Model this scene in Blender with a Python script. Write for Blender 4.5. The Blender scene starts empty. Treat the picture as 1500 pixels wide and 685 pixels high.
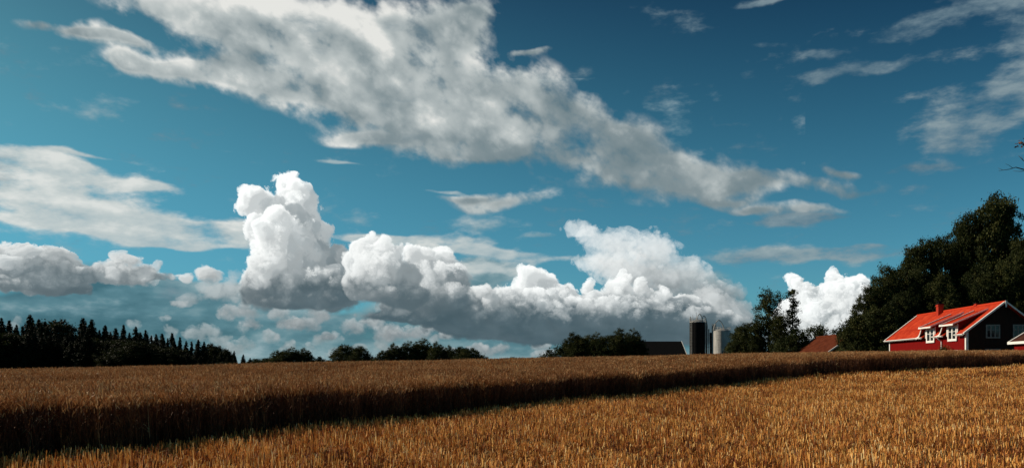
import bpy, bmesh, math, random
import numpy as np
from mathutils import Vector, Matrix, noise as mnoise
R = math.radians
scene = bpy.context.scene
COL = scene.collection

# ------------------------------------------------------------------ camera
FPX = 1177.0                      # focal length in photo pixels (photo is 1500 x 685)
EYE = 1.20
cam_data = bpy.data.cameras.new('camera'); cam = bpy.data.objects.new('camera', cam_data)
COL.objects.link(cam); scene.camera = cam
cam.location = (0, 0, EYE); cam.rotation_euler = (R(90), 0, 0)
cam_data.sensor_width = 36; cam_data.lens = 36 * FPX / 1500
cam_data.shift_y = (540 - 342.5) / 1500
cam_data.clip_start = 0.1; cam_data.clip_end = 20000
scene.view_settings.view_transform = 'Standard'; scene.view_settings.look = 'None'
scene.view_settings.exposure = 0.0; scene.view_settings.gamma = 1.0
scene.view_settings.use_curve_mapping = False

SUN_AZ, SUN_EL = R(-72), R(28)    # measured from +Y towards +X
sd = bpy.data.lights.new('sun', 'SUN'); sd.energy = 5.0; sd.angle = R(0.5); sd.color = (1.0, 0.86, 0.68)
sun = bpy.data.objects.new('sun', sd); COL.objects.link(sun)
sun_dir = Vector((math.sin(SUN_AZ) * math.cos(SUN_EL), math.cos(SUN_AZ) * math.cos(SUN_EL), math.sin(SUN_EL)))
sun.rotation_euler = sun_dir.to_track_quat('Z', 'Y').to_euler()
sun.location = (-60, -10, 60)

# ------------------------------------------------------------------ sky and clouds (world shader)
world = bpy.data.worlds.new('World'); scene.world = world; world.use_nodes = True
NT = world.node_tree; NT.nodes.clear()

class G:                                     # tiny helper round a node tree
    def __init__(s, nt): s.nt = nt
    def sock(s, inp, v):
        if isinstance(v, bpy.types.NodeSocket): s.nt.links.new(v, inp)
        elif v is not None: inp.default_value = v
    def node(s, typ, **kw):
        n = s.nt.nodes.new(typ)
        for k, v in kw.items(): setattr(n, k, v)
        return n
    def m(s, op, a, b=None, c=None, clamp=False):
        n = s.node('ShaderNodeMath', operation=op, use_clamp=clamp)
        for i, v in enumerate((a, b, c)):
            if v is not None: s.sock(n.inputs[i], v)
        return n.outputs[0]
    def v(s, op, a, b=None, c=None):
        n = s.node('ShaderNodeVectorMath', operation=op)
        for i, x in enumerate((a, b, c)):
            if x is not None: s.sock(n.inputs[i], x)
        return n.outputs['Value'] if op in ('DOT_PRODUCT', 'LENGTH') else n.outputs[0]
    def scale(s, a, f):
        n = s.node('ShaderNodeVectorMath', operation='SCALE'); s.sock(n.inputs[0], a); s.sock(n.inputs['Scale'], f); return n.outputs[0]
    def noise(s, vec, scale, detail=3, rough=0.55, lac=2.0, dist=0.0, color=False, typ='FBM'):
        n = s.node('ShaderNodeTexNoise'); n.noise_type = typ; n.normalize = True
        s.sock(n.inputs['Vector'], vec); n.inputs['Scale'].default_value = scale
        n.inputs['Detail'].default_value = detail; n.inputs['Roughness'].default_value = rough
        n.inputs['Lacunarity'].default_value = lac; n.inputs['Distortion'].default_value = dist
        return n.outputs['Color' if color else 'Fac']
    def voro(s, vec, scale, detail=2, rough=0.5, smooth=0.35):
        n = s.node('ShaderNodeTexVoronoi'); n.feature = 'SMOOTH_F1'; n.normalize = False
        s.sock(n.inputs['Vector'], vec); n.inputs['Scale'].default_value = scale
        n.inputs['Detail'].default_value = detail; n.inputs['Roughness'].default_value = rough
        n.inputs['Smoothness'].default_value = smooth
        return n.outputs['Distance']
    def ss(s, x, a, b):                      # smoothstep of x between a and b -> 0..1
        n = s.node('ShaderNodeMapRange'); n.interpolation_type = 'SMOOTHSTEP'
        s.sock(n.inputs['Value'], x); s.sock(n.inputs['From Min'], a); s.sock(n.inputs['From Max'], b)
        return n.outputs['Result']
    def lin(s, x, a, b, c=0.0, d=1.0):
        n = s.node('ShaderNodeMapRange'); n.clamp = True
        s.sock(n.inputs['Value'], x); s.sock(n.inputs['From Min'], a); s.sock(n.inputs['From Max'], b)
        s.sock(n.inputs['To Min'], c); s.sock(n.inputs['To Max'], d)
        return n.outputs['Result']
    def mix(s, f, a, b, mode='MIX'):
        n = s.node('ShaderNodeMix', data_type='RGBA', blend_type=mode); n.clamp_factor = True
        s.sock(n.inputs[0], f); s.sock(n.inputs[6], a); s.sock(n.inputs[7], b); return n.outputs[2]
    def comb(s, x, y, z):
        n = s.node('ShaderNodeCombineXYZ')
        for i, q in enumerate((x, y, z)): s.sock(n.inputs[i], q)
        return n.outputs[0]
    def sep(s, v):
        n = s.node('ShaderNodeSeparateXYZ'); s.sock(n.inputs[0], v); return n.outputs
    def ramp(s, x, stops):
        n = s.node('ShaderNodeValToRGB'); s.sock(n.inputs[0], x); e = n.color_ramp.elements
        while len(e) < len(stops): e.new(0.5)
        for k, (p, c) in enumerate(stops): e[k].position = p; e[k].color = tuple(c) + (1,)
        return n.outputs[0]

def lin3(r, g, b):                            # sRGB 0-255 -> linear
    f = lambda c: (c / 12.92) if c <= 0.04045 else ((c + 0.055) / 1.055) ** 2.4
    return tuple(f(x / 255) for x in (r, g, b))
def L4(r, g, b): return lin3(r, g, b) + (1,)

g = G(NT)
tc = g.node('ShaderNodeTexCoord'); DIR = tc.outputs['Generated']
dx, dy, dz = g.sep(DIR)
hyp = g.m('MAXIMUM', g.m('SQRT', g.m('ADD', g.m('MULTIPLY', dx, dx), g.m('MULTIPLY', dy, dy))), 0.02)
AZ = g.m('ARCTAN2', dx, dy)
TV = g.m('DIVIDE', dz, hyp)
UV = g.comb(AZ, TV, 0.0)                      # azimuth from north, tangent of elevation

def sky_uv(px, py):                           # where in the sky a cloud of the photo stands
    az = math.atan((px - 750) / FPX)
    return az, (540 - py) / FPX * math.cos(az)

nish = g.node('ShaderNodeTexSky'); nish.sky_type = 'NISHITA'; nish.sun_disc = False
nish.sun_elevation = SUN_EL; nish.sun_rotation = SUN_AZ % (2 * math.pi); nish.altitude = 100
nish.air_density = 1.0; nish.dust_density = 0.3; nish.ozone_density = 2.0
SKY_STRENGTH = 0.105
base = nish.outputs[0]
# the camera's polarising filter and print toning: one smooth tint of the whole sky
uc = g.m('MINIMUM', g.m('MAXIMUM', AZ, -0.75), 0.75); vc = g.m('MINIMUM', g.m('MAXIMUM', TV, 0.0), 0.5)
vv = g.m('MULTIPLY', vc, vc); uvp = g.m('MULTIPLY', uc, vc)
TX = [[-1.55, -0.661, -0.291], [1.71, 2.195, -0.362], [0.699, 0.487, 0.357], [-6.716, -7.511, -3.253], [-4.223, -2.772, -1.66]]
tch = []
for k in range(3):
    s = g.m('MULTIPLY_ADD', vc, TX[1][k], TX[0][k])
    s = g.m('MULTIPLY_ADD', uc, TX[2][k], s); s = g.m('MULTIPLY_ADD', vv, TX[3][k], s); s = g.m('MULTIPLY_ADD', uvp, TX[4][k], s)
    tch.append(g.m('EXPONENT', s))
sky = g.scale(g.v('MULTIPLY', base, g.comb(*tch)), SKY_STRENGTH)

scene.render.engine = 'CYCLES'; scene.cycles.shading_system = True      # the sky's clouds are an OSL script node
# flat layer clouds: (px, py, rx, ry, tone) in directions of the sky
L_bank = [(330, 428, 60, 20, .62), (410, 470, 80, 22, .5), (560, 478, 120, 24, .5), (650, 430, 90, 40, .42), (720, 395, 60, 22, .6), (1070, 460, 50, 36, .42), (1010, 415, 70, 30, .55), (1100, 500, 90, 20, .45), (300, 462, 60, 12, .45), (230, 415, 50, 16, .4), (60, 475, 170, 38, .1), (190, 478, 90, 32, .05), (330, 490, 120, 30, .2), (110, 440, 110, 20, .1), (480, 500, 140, 28, .3), (640, 500, 130, 28, .3),
        (160, 420, 45, 30, .15), (780, 520, 140, 22, .2), (960, 505, 130, 26, .1), (20, 520, 200, 40, .0), (300, 530, 200, 24, .3), (560, 530, 200, 22, .45), (1150, 530, 260, 20, .5), (1400, 520, 160, 26, .4)]
L_streaks = [(10, 222, 60, 9, .6), (30, 240, 80, 14, .75), (100, 246, 70, 9, .7), (165, 262, 60, 7, .65), (215, 270, 30, 5, .5), (20, 266, 80, 20, .8), (80, 276, 70, 12, .75), (40, 298, 80, 16, .8), (130, 305, 70, 9, .7), (195, 318, 70, 8, .7), (270, 325, 70, 8, .7), (330, 322, 36, 8, .7), (120, 332, 90, 9, .7), (220, 342, 90, 9, .7),
           (320, 346, 80, 9, .72), (345, 334, 50, 12, .65), (300, 358, 90, 5, .6), (50, 322, 60, 8, .6), (600, 354, 110, 7, .6), (540, 350, 60, 6, .6), (690, 368, 60, 6, .6), (730, 295, 50, 9, .55), (780, 350, 30, 4, .35), (735, 369, 14, 3, .5), (700, 392, 60, 10, .45), (810, 382, 70, 6, .5), (760, 375, 40, 4, .45), (640, 366, 80, 5, .6), (120, 225, 50, 3, .4), (490, 245, 30, 3, .25), (650, 283, 36, 3, .3)]
L_band = [(240, 4, 60, 12, .9), (330, 22, 90, 26, .95), (250, 98, 70, 12, .85), (330, 108, 80, 17, .88), (390, 62, 90, 36, .95), (400, 125, 90, 20, .9), (460, 50, 80, 40, .95), (470, 115, 90, 34, .92), (545, 60, 66, 44, .92), (560, 120, 80, 42, .85), (500, 160, 70, 20, .85), (610, 75, 50, 42, .85),
        (600, 190, 70, 22, .8), (530, 206, 50, 8, .75), (640, 140, 80, 38, .72), (660, 40, 44, 26, .6), (690, 12, 30, 16, .6), (700, 190, 70, 28, .62), (735, 130, 60, 34, .7), (680, 228, 60, 12, .65), (790, 160, 56, 32, .55), (800, 215, 70, 28, .5), (850, 175, 46, 28, .45), (870, 225, 70, 28, .4), (920, 215, 50, 30, .42),
        (930, 262, 70, 20, .42), (990, 245, 54, 24, .5), (1010, 285, 56, 14, .5), (1055, 262, 50, 16, .55), (1060, 300, 40, 8, .45), (1120, 268, 50, 13, .5), (1185, 274, 50, 11, .42), (1240, 284, 30, 8, .35), (1195, 314, 44, 7, .35), (1110, 312, 36, 5, .3), (1222, 247, 18, 6, .3),
        (145, 42, 34, 13, .85), (188, 54, 26, 8, .75), (40, 20, 20, 8, .55), (740, 292, 50, 9, .6), (690, 284, 26, 4, .5), (108, 40, 24, 7, .6), (175, 82, 16, 8, .4), (185, 95, 14, 6, .6), (770, 76, 20, 4, .3)]
L_veils = [(1450, 165, 80, 30, .5), (1400, 205, 40, 18, .45), (1500, 130, 60, 30, .55), (1495, 60, 46, 24, .5), (1205, 78, 36, 10, .3), (1085, 174, 24, 8, .35), (1310, 45, 60, 12, .3), (1200, 377, 120, 10, .6), (1290, 366, 54, 10, .55),
         (1235, 372, 36, 9, .7), (1115, 68, 40, 7, .2), (1400, 18, 80, 12, .35), (1260, 95, 50, 10, .25), (1110, 380, 60, 9, .5), (1150, 318, 50, 7, .3), (1200, 112, 26, 8, .25), (1500, 20, 60, 20, .4), (1130, 0, 60, 5, .3), (1340, 250, 60, 8, .2), (1200, 315, 60, 6, .3)]
# heaped clouds with depth: groups of (distance, base row, extinction, puffs (px, py, rx, ry))
HEAPS = [   # (distance, base row or None for each its own, extinction, ragged edge, row of full light, light low down, gain, puffs)
 (1.0, 443, 1.0, 1.4, 368, .26, .80, [(128, 398, 18, 12), (60, 405, 50, 14), (8, 372, 24, 14), (36, 370, 26, 13), (66, 366, 18, 10), (92, 374, 20, 14), (70, 390, 34, 14), (30, 392, 40, 14), (100, 396, 20, 12), (112, 404, 18, 10), (14, 418, 30, 12), (50, 416, 34, 12), (86, 424, 34, 12), (118, 426, 14, 9)]),
 (1.0, 420, 0.7, 1.5, 382, .42, .80, [(150, 400, 26, 11), (190, 406, 40, 10), (222, 400, 20, 10), (172, 386, 18, 10), (192, 382, 22, 10), (176, 400, 24, 9), (206, 398, 20, 10), (232, 394, 8, 12), (238, 406, 16, 7), (252, 406, 10, 7), (150, 392, 14, 10)]),
 (1.0, 418, 0.8, 1.2, 408, .7, .95, [(276, 406, 14, 9), (292, 402, 14, 10), (306, 407, 16, 8)]),
 (1.05, 447, 0.12, 1.8, 420, .4, .60, [(320, 428, 24, 14), (345, 425, 22, 16), (280, 434, 20, 8), (300, 420, 14, 8), (345, 405, 12, 10)]),
 (1.02, 451, 1.0, 1.0, 395, .16, 1.0, [(421, 272, 22, 18), (436, 290, 20, 26), (450, 322, 20, 32), (460, 352, 22, 32), (468, 385, 32, 34), (500, 385, 16, 30), (428, 308, 30, 34), (371, 286, 22, 19), (362, 300, 14, 16), (386, 304, 26, 24), (378, 328, 18, 18), (480, 425, 44, 34), (440, 375, 36, 40), (430, 340, 34, 34), (385, 345, 20, 22)]),
 (0.975, 451, 1.0, 1.0, 400, .16, 1.0, [(432, 372, 28, 26), (408, 322, 24, 18), (402, 344, 28, 26), (397, 370, 27, 28), (388, 395, 29, 26), (378, 418, 30, 24), (420, 395, 36, 32), (446, 418, 46, 32), (485, 425, 34, 30), (395, 438, 48, 15), (460, 440, 60, 14)]),
 (0.90, 452, 1.0, .9, 402, .22, 1.0, [(548, 361, 24, 18), (530, 370, 18, 20), (566, 370, 20, 20), (520, 390, 20, 20), (545, 393, 33, 30), (508, 412, 19, 18), (528, 424, 32, 20), (576, 400, 24, 32), (560, 434, 44, 14), (600, 412, 22, 32), (605, 438, 40, 16)]),
 (0.98, 462, 1.0, .9, 388, .12, 1.0, [(600, 373, 17, 12), (621, 378, 19, 19), (628, 402, 28, 26), (646, 371, 12, 14), (656, 386, 15, 20), (666, 408, 18, 24), (640, 434, 48, 24)]),
 (1.02, 479, 0.8, 1.1, 425, .05, 1.0, [(640, 445, 44, 24), (600, 448, 40, 16), (620, 452, 60, 18), (684, 444, 34, 22), (691, 427, 14, 12), (660, 464, 80, 13), (585, 464, 50, 9), (722, 462, 56, 22), (720, 432, 26, 20)]),
 (1.08, 507, 0.8, 1.0, 414, -.12, 1.0, [(745, 445, 44, 26), (740, 470, 60, 24), (700, 448, 40, 26), (775, 405, 19, 15), (765, 420, 22, 15), (797, 412, 20, 17), (820, 428, 20, 16), (835, 446, 24, 14), (861, 423, 13, 11), (874, 436, 17, 11), (912, 402, 10, 11), (906, 424, 19, 18),
       (936, 417, 13, 11), (945, 434, 24, 16), (915, 442, 38, 14), (970, 434, 18, 13), (980, 450, 26, 15), (770, 455, 70, 28), (870, 465, 90, 26), (960, 470, 80, 26), (1010, 446, 20, 17), (1026, 452, 20, 13), (1030, 478, 60, 22), (700, 478, 70, 18), (820, 486, 100, 20), (930, 490, 110, 18), (1020, 492, 50, 16)]),
 (1.12, 500, 0.25, 1.6, 440, .3, .62, [(1050, 452, 30, 18), (1075, 452, 20, 14), (1060, 472, 36, 20), (1085, 470, 18, 16), (1040, 430, 26, 16)]),
 (1.15, 520, 1.0, 1.1, 450, .50, 1.0, [(1205, 437, 24, 20), (1240, 440, 40, 30), (1190, 455, 40, 26), (1160, 412, 15, 13), (1176, 426, 20, 17), (1192, 440, 28, 18), (1226, 410, 11, 13), (1232, 427, 22, 20), (1256, 418, 17, 17), (1215, 458, 60, 26), (1258, 450, 24, 30), (1178, 468, 44, 26), (1240, 485, 56, 26), (1175, 495, 56, 22), (1268, 485, 32, 32)]),
 (1.3, 470, 0.12, 1.8, 378, .30, .80, [(840, 330, 14, 7), (856, 338, 20, 11), (872, 350, 26, 17), (905, 362, 34, 24), (950, 360, 30, 24), (966, 380, 26, 28), (920, 392, 56, 20), (885, 385, 38, 12), (1000, 410, 44, 26), (1040, 435, 40, 24), (960, 410, 56, 22), (1010, 388, 24, 14)]),
 (1.5, None, 0.25, 1.7, 470, .62, .55, [(362, 456, 20, 8), (340, 458, 18, 6), (408, 459, 14, 7), (466, 461, 19, 8), (372, 477, 15, 9), (356, 480, 12, 6), (300, 484, 20, 7), (276, 486, 12, 5), (430, 476, 26, 8), (455, 474, 14, 6), (520, 480, 20, 7), (545, 474, 18, 6), (570, 490, 24, 8), (610, 490, 24, 8), (650, 492, 20, 6),
        (340, 510, 18, 8), (360, 506, 12, 6), (316, 502, 14, 6), (420, 512, 14, 7), (428, 506, 7, 5), (452, 510, 8, 6), (330, 496, 10, 4), (500, 518, 24, 6), (525, 514, 14, 6), (560, 508, 16, 7), (580, 514, 18, 5), (640, 478, 24, 6), (620, 520, 26, 6), (655, 518, 22, 6), (480, 496, 20, 6), (395, 494, 16, 5),
        (165, 498, 10, 7), (28, 470, 8, 7), (20, 476, 8, 5), (90, 507, 10, 6), (108, 508, 8, 5), (250, 484, 12, 6), (222, 503, 10, 6), (236, 506, 10, 5), (262, 446, 14, 4), (705, 512, 20, 6), (735, 508, 18, 6), (790, 505, 16, 5), (740, 528, 22, 5), (236, 466, 8, 3), (800, 520, 20, 5), (200, 474, 10, 4)]),
]
def arr(name, vals): return 'float %s[%d] = {%s};' % (name, len(vals), ','.join('%.5g' % v for v in vals))
def flat_arrays(tag, L):
    us = [sky_uv(p[0], p[1]) for p in L]
    return '\n'.join([arr(tag + 'u', [u for u, v in us]), arr(tag + 'v', [v for u, v in us]), arr(tag + 'x', [FPX / p[2] for p in L]), arr(tag + 'y', [FPX / p[3] for p in L]), arr(tag + 't', [p[4] for p in L])])
hx, hy, hz, hr, hs, hb, hd, hk, hl, hf, hg, he = [[] for _ in range(12)]
for dist, brow, kk, ero, lrow, lowf, gain, puffs in HEAPS:
    rng = random.Random(len(puffs) * 7)
    for px, py, rx, ry in puffs:
        br = brow if brow else py + .55 * ry
        if not brow: ry *= 1.5; lr = br - 2.2 * ry
        else: lr = lrow
        u, v = sky_uv(px, py); c = math.cos(u); d = dist * (1 + rng.uniform(-.02, .02)) 
        hx.append(math.sin(u) * d); hy.append(math.cos(u) * d); hz.append(v * d)
        hr.append(rx / FPX * c * d * 1.38); hs.append(rx / ry); hb.append((540 - br) / FPX * c * d); hd.append(d); hk.append(kk); hl.append((540 - lr) / FPX * c * d); hf.append(lowf); hg.append(gain); he.append(ero)
NH = len(hx)
OSL = '''
float fbm(point p, int n, float g) { float s = 0, a = 1; point q = p; for (int i = 0; i < n; i++) { s += a * noise("perlin", q); q = q * 2.03 + point(1.7, 9.2, 4.1); a *= g; } return s; }
float bil(point p, int n, float g) { float s = 0, a = 1; point q = p; for (int i = 0; i < n; i++) { s += a * (abs(noise("perlin", q)) - 0.18); q = q * 2.1 + point(3.1, 1.9, 7.3); a *= g; } return s; }
vector wrp(point p, float f, float a) { return a * vector(fbm(p * f, 3, 0.5), 0, fbm(p * f + point(31, 17, 5), 3, 0.5)); }
color tone4(float x, color a, color b, color c, color d) { return x < 0.35 ? mix(a, b, clamp(x / 0.35, 0, 1)) : (x < 0.75 ? mix(b, c, (x - 0.35) / 0.4) : mix(c, d, clamp((x - 0.75) / 0.25, 0, 1))); }
#define FLAT(NAME, N, ARR) void NAME(float u, float v, output float F, output float T, output float V) { ARR \\
  F = 0; T = 0; V = 0; for (int i = 0; i < N; i++) { float a = (u - cu[i]) * cx[i]; float b = (v - cv[i]) * cy[i]; float d = a * a + b * b; \\
    if (d < 8) { float w = exp(-0.9 * d); F += w; T += w * ct[i]; V += w * b; } } T /= max(F, 0.01); V /= max(F, 0.01); F = min(F, 1.15); }
FLATS
shader cloud_sky(vector Dir = vector(0, 1, 0), vector Sun = vector(-1, 0, 0.4), color Clear = color(0.1, 0.3, 0.4), output color Col = 0)
{
  vector D = normalize(Dir);
  Col = Clear;
  float h = hypot(D[0], D[1]);
  float el = D[2] / max(h, 0.02), az = atan2(D[0], D[1]);
  if (el > -0.02 && el < 0.62 && abs(az) < 0.75) {
    point pd = point(D); point PS = point(D[0], D[1], D[2] * 2.4);
    float F, T, V, H, a, l, n0, n1;
    vector W;
    // far bank
    W = wrp(PS, 9, 0.018); 
    if (el < 0.22) { bank(az + W[0], el + W[2] * 0.5, F, T, V); n0 = fbm(PS * 13, 6, 0.5); n1 = fbm((PS + vector(-0.008, 0, 0.02)) * 13, 4, 0.5);
      F = max(F, 0.95 * (1 - smoothstep(0.0, 0.03, el))); H = F + 0.4 * n0; a = smoothstep(0.40, 1.0, H) * 0.92; l = T + 0.1 * V + 0.35 * (n0 - n1) + 0.22 * n0 + 0.5 * (1 - smoothstep(0.0, 0.035, el));
      Col = mix(Col, tone4(l, color(BK0), color(BK1), color(BK2), color(BK3)), a); }
    // streaks
    if (az < 0.35 && el < 0.36) { streaks(az + W[0], el + W[2] * 0.6, F, T, V); 
      n0 = fbm(PS * 13, 6, 0.58); n1 = fbm((PS + vector(-0.012, 0, 0.03)) * 13, 5, 0.58);
      H = F * 1.05 + 0.75 * n0; a = smoothstep(0.22, 1.15, H) * 0.9; l = T + 0.1 * V + 0.35 * (n0 - n1);
      Col = mix(Col, tone4(l, color(ST0), color(ST1), color(ST2), color(ST3)), a); }
    // the diagonal band
    if (el > 0.12) { vector W2 = wrp(pd, 9, 0.016); band(az + W2[0], el + W2[2], F, T, V);
      point pb = point(pd[0] * 0.87 + pd[2] * -0.5, pd[1], (pd[0] * 0.5 + pd[2] * 0.87) * 1.5);   // along and across the band
      float e = fbm(pb * 12, 7, 0.56); n1 = fbm((pb + vector(-0.02, 0, 0.03)) * 12, 4, 0.50);
      float f2 = fbm(pb * 30, 4, 0.55); float f3 = bil(point(pd) * 17, 4, 0.5);
      float rt = smoothstep(-0.15, 0.35, az); H = F * 1.12 + (mix(0.80, 0.90, rt) * e + 0.30 * f2 + 0.50 * f3) * smoothstep(0.0, 0.32, F); a = smoothstep(0.16, mix(1.10, 1.30, rt), H); a = mix(a, sqrt(a), 0.35) * 0.95; l = T * 0.78 + 0.02 + 0.16 * V + 0.42 * (e - n1) + 0.12 * f2 + 0.40 * f3 - 0.12 * smoothstep(0.9, 1.5, H);
      Col = mix(Col, tone4(l, color(BD0), color(BD1), color(BD2), color(BD3)), a); }
    // veils
    { veils(az + W[0], el + W[2] * 0.6, F, T, V); n0 = fbm(PS * 14, 6, 0.6);
      H = F + 0.75 * n0; a = smoothstep(0.26, 1.25, H) * 0.85; l = T + 0.4 * n0;
      Col = mix(Col, tone4(l, color(VL0), color(VL1), color(VL2), color(VL3)), a); }
    // heaped clouds: a march through their volume with the sun's light marched through it too
    if (el < 0.33) {
      HARR
      int act[NH]; int na = 0; float t0 = 1e6, t1 = -1e6;
      vector R = vector(D[0] / h, D[1] / h, el);
      for (int i = 0; i < NH; i++) {
        float t = hd[i]; float r = hr[i] + 0.012;
        vector q = R * t - vector(hx[i], hy[i], hz[i]);
        float lat = hypot(q[0], q[1]);
        float sunlen = 0.0;
        if (lat < r + sunlen && abs(q[2]) < r / hs[i] + 0.012) { t0 = min(t0, t - r); t1 = max(t1, t + r); }
        if (lat < r + 0.09 && q[2] > -0.01 - r / hs[i] - 0.03 && q[2] < r / hs[i] + 0.012 || lat < r && abs(q[2]) < r / hs[i] + 0.06) { act[na] = i; na += 1; }
      }
      if (t1 > t0) {
        float dt = 0.0055; float tr = 1.0; color acc = 0; 
        float t = t0 + dt * noise("uperlin", pd * 91731.0) ;
        while (t < t1 && tr > 0.03) {
          vector p = R * t; vector p0 = p;  p += 0.010 * vector(noise("perlin", point(p) * 24), noise("perlin", point(p) * 24 + 40), 0.8 * noise("perlin", point(p) * 24 + 80)) + 0.004 * vector(noise("perlin", point(p) * 70), 0, noise("perlin", point(p) * 70 + 80)); float f = 0, fk = 0, fb = 0, fl = 0, ff = 0, fg = 0, fe = 0;
          for (int j = 0; j < na; j++) { int i = act[j]; vector q = p - vector(hx[i], hy[i], hz[i]); float r = hr[i]; float d = (q[0]*q[0] + q[1]*q[1] + q[2]*q[2]*hs[i]*hs[i]) / (r*r); if (d < 1) { float w = (1-d)*(1-d); f += w; fk += w * hk[i]; fb += w * hb[i]; fl += w * hl[i]; ff += w * hf[i]; fg += w * hg[i]; fe += w * he[i]; } }
          if (f > 0.03) {
            fk /= f; fb /= f; fl /= f; ff /= f; fg /= f; fe /= f;
            float n = fe * (0.92 * bil(point(p0) * 38, 6, 0.60) + 0.16 * fbm(point(p0) * 15, 3, 0.5)) + max(fe - 1, 0) * 0.32 * fbm(point(p0[0], p0[1], p0[2] * 1.6) * 27 + 11, 4, 0.55); n *= mix(0.65, 1.0, clamp((p[2] - fb) / 0.03, 0, 1));
            float den = (min(f, 0.8) + 0.80 * n - 0.32) * smoothstep(-0.008, 0.012, p[2] - fb + 0.03 * n);
            if (den > 0) {
              float up = clamp((p[2] - fb) / 0.10, 0, 1); float sg = clamp(den * mix(2.2, 6.0, clamp(up * 1.6, 0, 1)), 0, 1) * SIGMA * 1.5 * fk;
              float tau = 0; float sp = 0;
              for (int k = 0; k < 6; k++) {
                float ds = 0.0035 * pow(1.75, k); sp += ds; vector ps = p + Sun * (sp - 0.5 * ds); float g2 = 0;
                for (int j = 0; j < na; j++) { int i = act[j]; vector q = ps - vector(hx[i], hy[i], hz[i]); float r = hr[i]; float d = (q[0]*q[0] + q[1]*q[1] + q[2]*q[2]*hs[i]*hs[i]) / (r*r); if (d < 1) g2 += (1-d)*(1-d); }
                if (g2 > 0.03) { float m = fe * 0.85 * bil(point(ps - p + p0) * 38, k < 3 ? 4 : 1, 0.55); tau += clamp((min(g2, 0.8) + 0.80 * m - 0.32) * 5, 0, 1) * ds; }
              }
              tau *= SIGMA * fk;
              float L = 0.46 * exp(-0.55 * tau) + 0.36 * exp(-0.15 * tau) + 0.20 * exp(-0.03 * tau);
              
              L *= fg * max(0.02, mix(ff, 1.0, smoothstep(mix(fb, fl, 0.30), mix(fb, fl, 1.10), p[2] + 0.04 * n)));   // the low parts stand in the shade of the clouds nearer the sun
              color c = color(SUNC) * L * (0.75 + 0.25 * up) + mix(color(AMB0), color(AMB1), clamp(up + 0.45 * fbm(point(p0[0], p0[1], p0[2] * 2.2) * 16 + 5, 4, 0.55), 0, 1)) * (1 + 0.25 * n);
              float ab = 1 - exp(-sg * dt); acc += tr * ab * c; tr *= 1 - ab;
            }
            t += dt * (den > -0.12 ? 1.0 : 1.6);
          } else t += dt * 1.6;
          
        }
        if (tr < 0.06) tr = 0;
        // the air between dims and blues the farther ones
        float far = clamp((t0 - 1.0) * 0.5, 0, 0.4);
        acc = mix(acc, Clear * (1 - tr), far * 0.6);
        Col = Col * tr + acc;
      }
    }
  }
}
'''
def c3(*a): return ', '.join('%.4f' % x for x in lin3(*a))
flats = ''
for nm, L in (('bank', L_bank), ('streaks', L_streaks), ('band', L_band), ('veils', L_veils)):
    flats += 'void %s(float u, float v, output float F, output float T, output float V) {\n' % nm + flat_arrays('c', L) + '''
  F = 0; T = 0; V = 0; for (int i = 0; i < %d; i++) { float a = (u - cu[i]) * cx[i]; float b = (v - cv[i]) * cy[i]; float d = a * a + b * b;
    if (d < 8) { float w = exp(-0.9 * d); F += w; T += w * ct[i]; V += w * b; } } T /= max(F, 0.01); V /= max(F, 0.01); F = min(F, 1.15); }\n''' % len(L)
OSL = '\n'.join(l for l in OSL.splitlines() if not (l.startswith('#define') or l.startswith('  F = 0; T') or l.startswith('    if (d < 8)')))
OSL = OSL.replace('FLATS', flats, 1).replace('HARR', '\n'.join(arr(n, a) for n, a in (('hx', hx), ('hy', hy), ('hz', hz), ('hr', hr), ('hs', hs), ('hb', hb), ('hd', hd), ('hk', hk), ('hl', hl), ('hf', hf), ('hg', hg), ('he', he)))).replace('NH', str(NH))
SUBS = dict(BK0=(62, 100, 112), BK1=(90, 128, 139), BK2=(138, 164, 170), BK3=(170, 185, 188), ST0=(130, 160, 170), ST1=(165, 183, 188), ST2=(200, 207, 205), ST3=(228, 229, 224),
            BD0=(105, 125, 132), BD1=(132, 146, 150), BD2=(190, 197, 196), BD3=(234, 234, 229), VL0=(85, 112, 128), VL1=(115, 137, 148), VL2=(150, 166, 170), VL3=(185, 192, 192),
            AMB0=(71, 92, 101), AMB1=(98, 116, 124))
for k, c in SUBS.items(): OSL = OSL.replace(k, c3(*c))
OSL = OSL.replace('SUNC', '1.00, 0.97, 0.92').replace('SIGMA', '170.0')
txt = bpy.data.texts.new('cloud_sky.osl'); txt.write(OSL)
sn = NT.nodes.new('ShaderNodeScript'); sn.mode = 'INTERNAL'; sn.script = txt
NT.links.new(DIR, sn.inputs['Dir']); sn.inputs['Sun'].default_value = (-math.cos(R(25)) * math.cos(R(4)), -math.cos(R(25)) * math.sin(R(4)), math.sin(R(25))); NT.links.new(sky, sn.inputs['Clear'])
bg = g.node('ShaderNodeBackground'); NT.links.new(sn.outputs['Col'], bg.inputs[0]); bg.inputs[1].default_value = 1.0
wo = g.node('ShaderNodeOutputWorld'); NT.links.new(bg.outputs[0], wo.inputs[0])
world.cycles.sampling_method = 'NONE'
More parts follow.
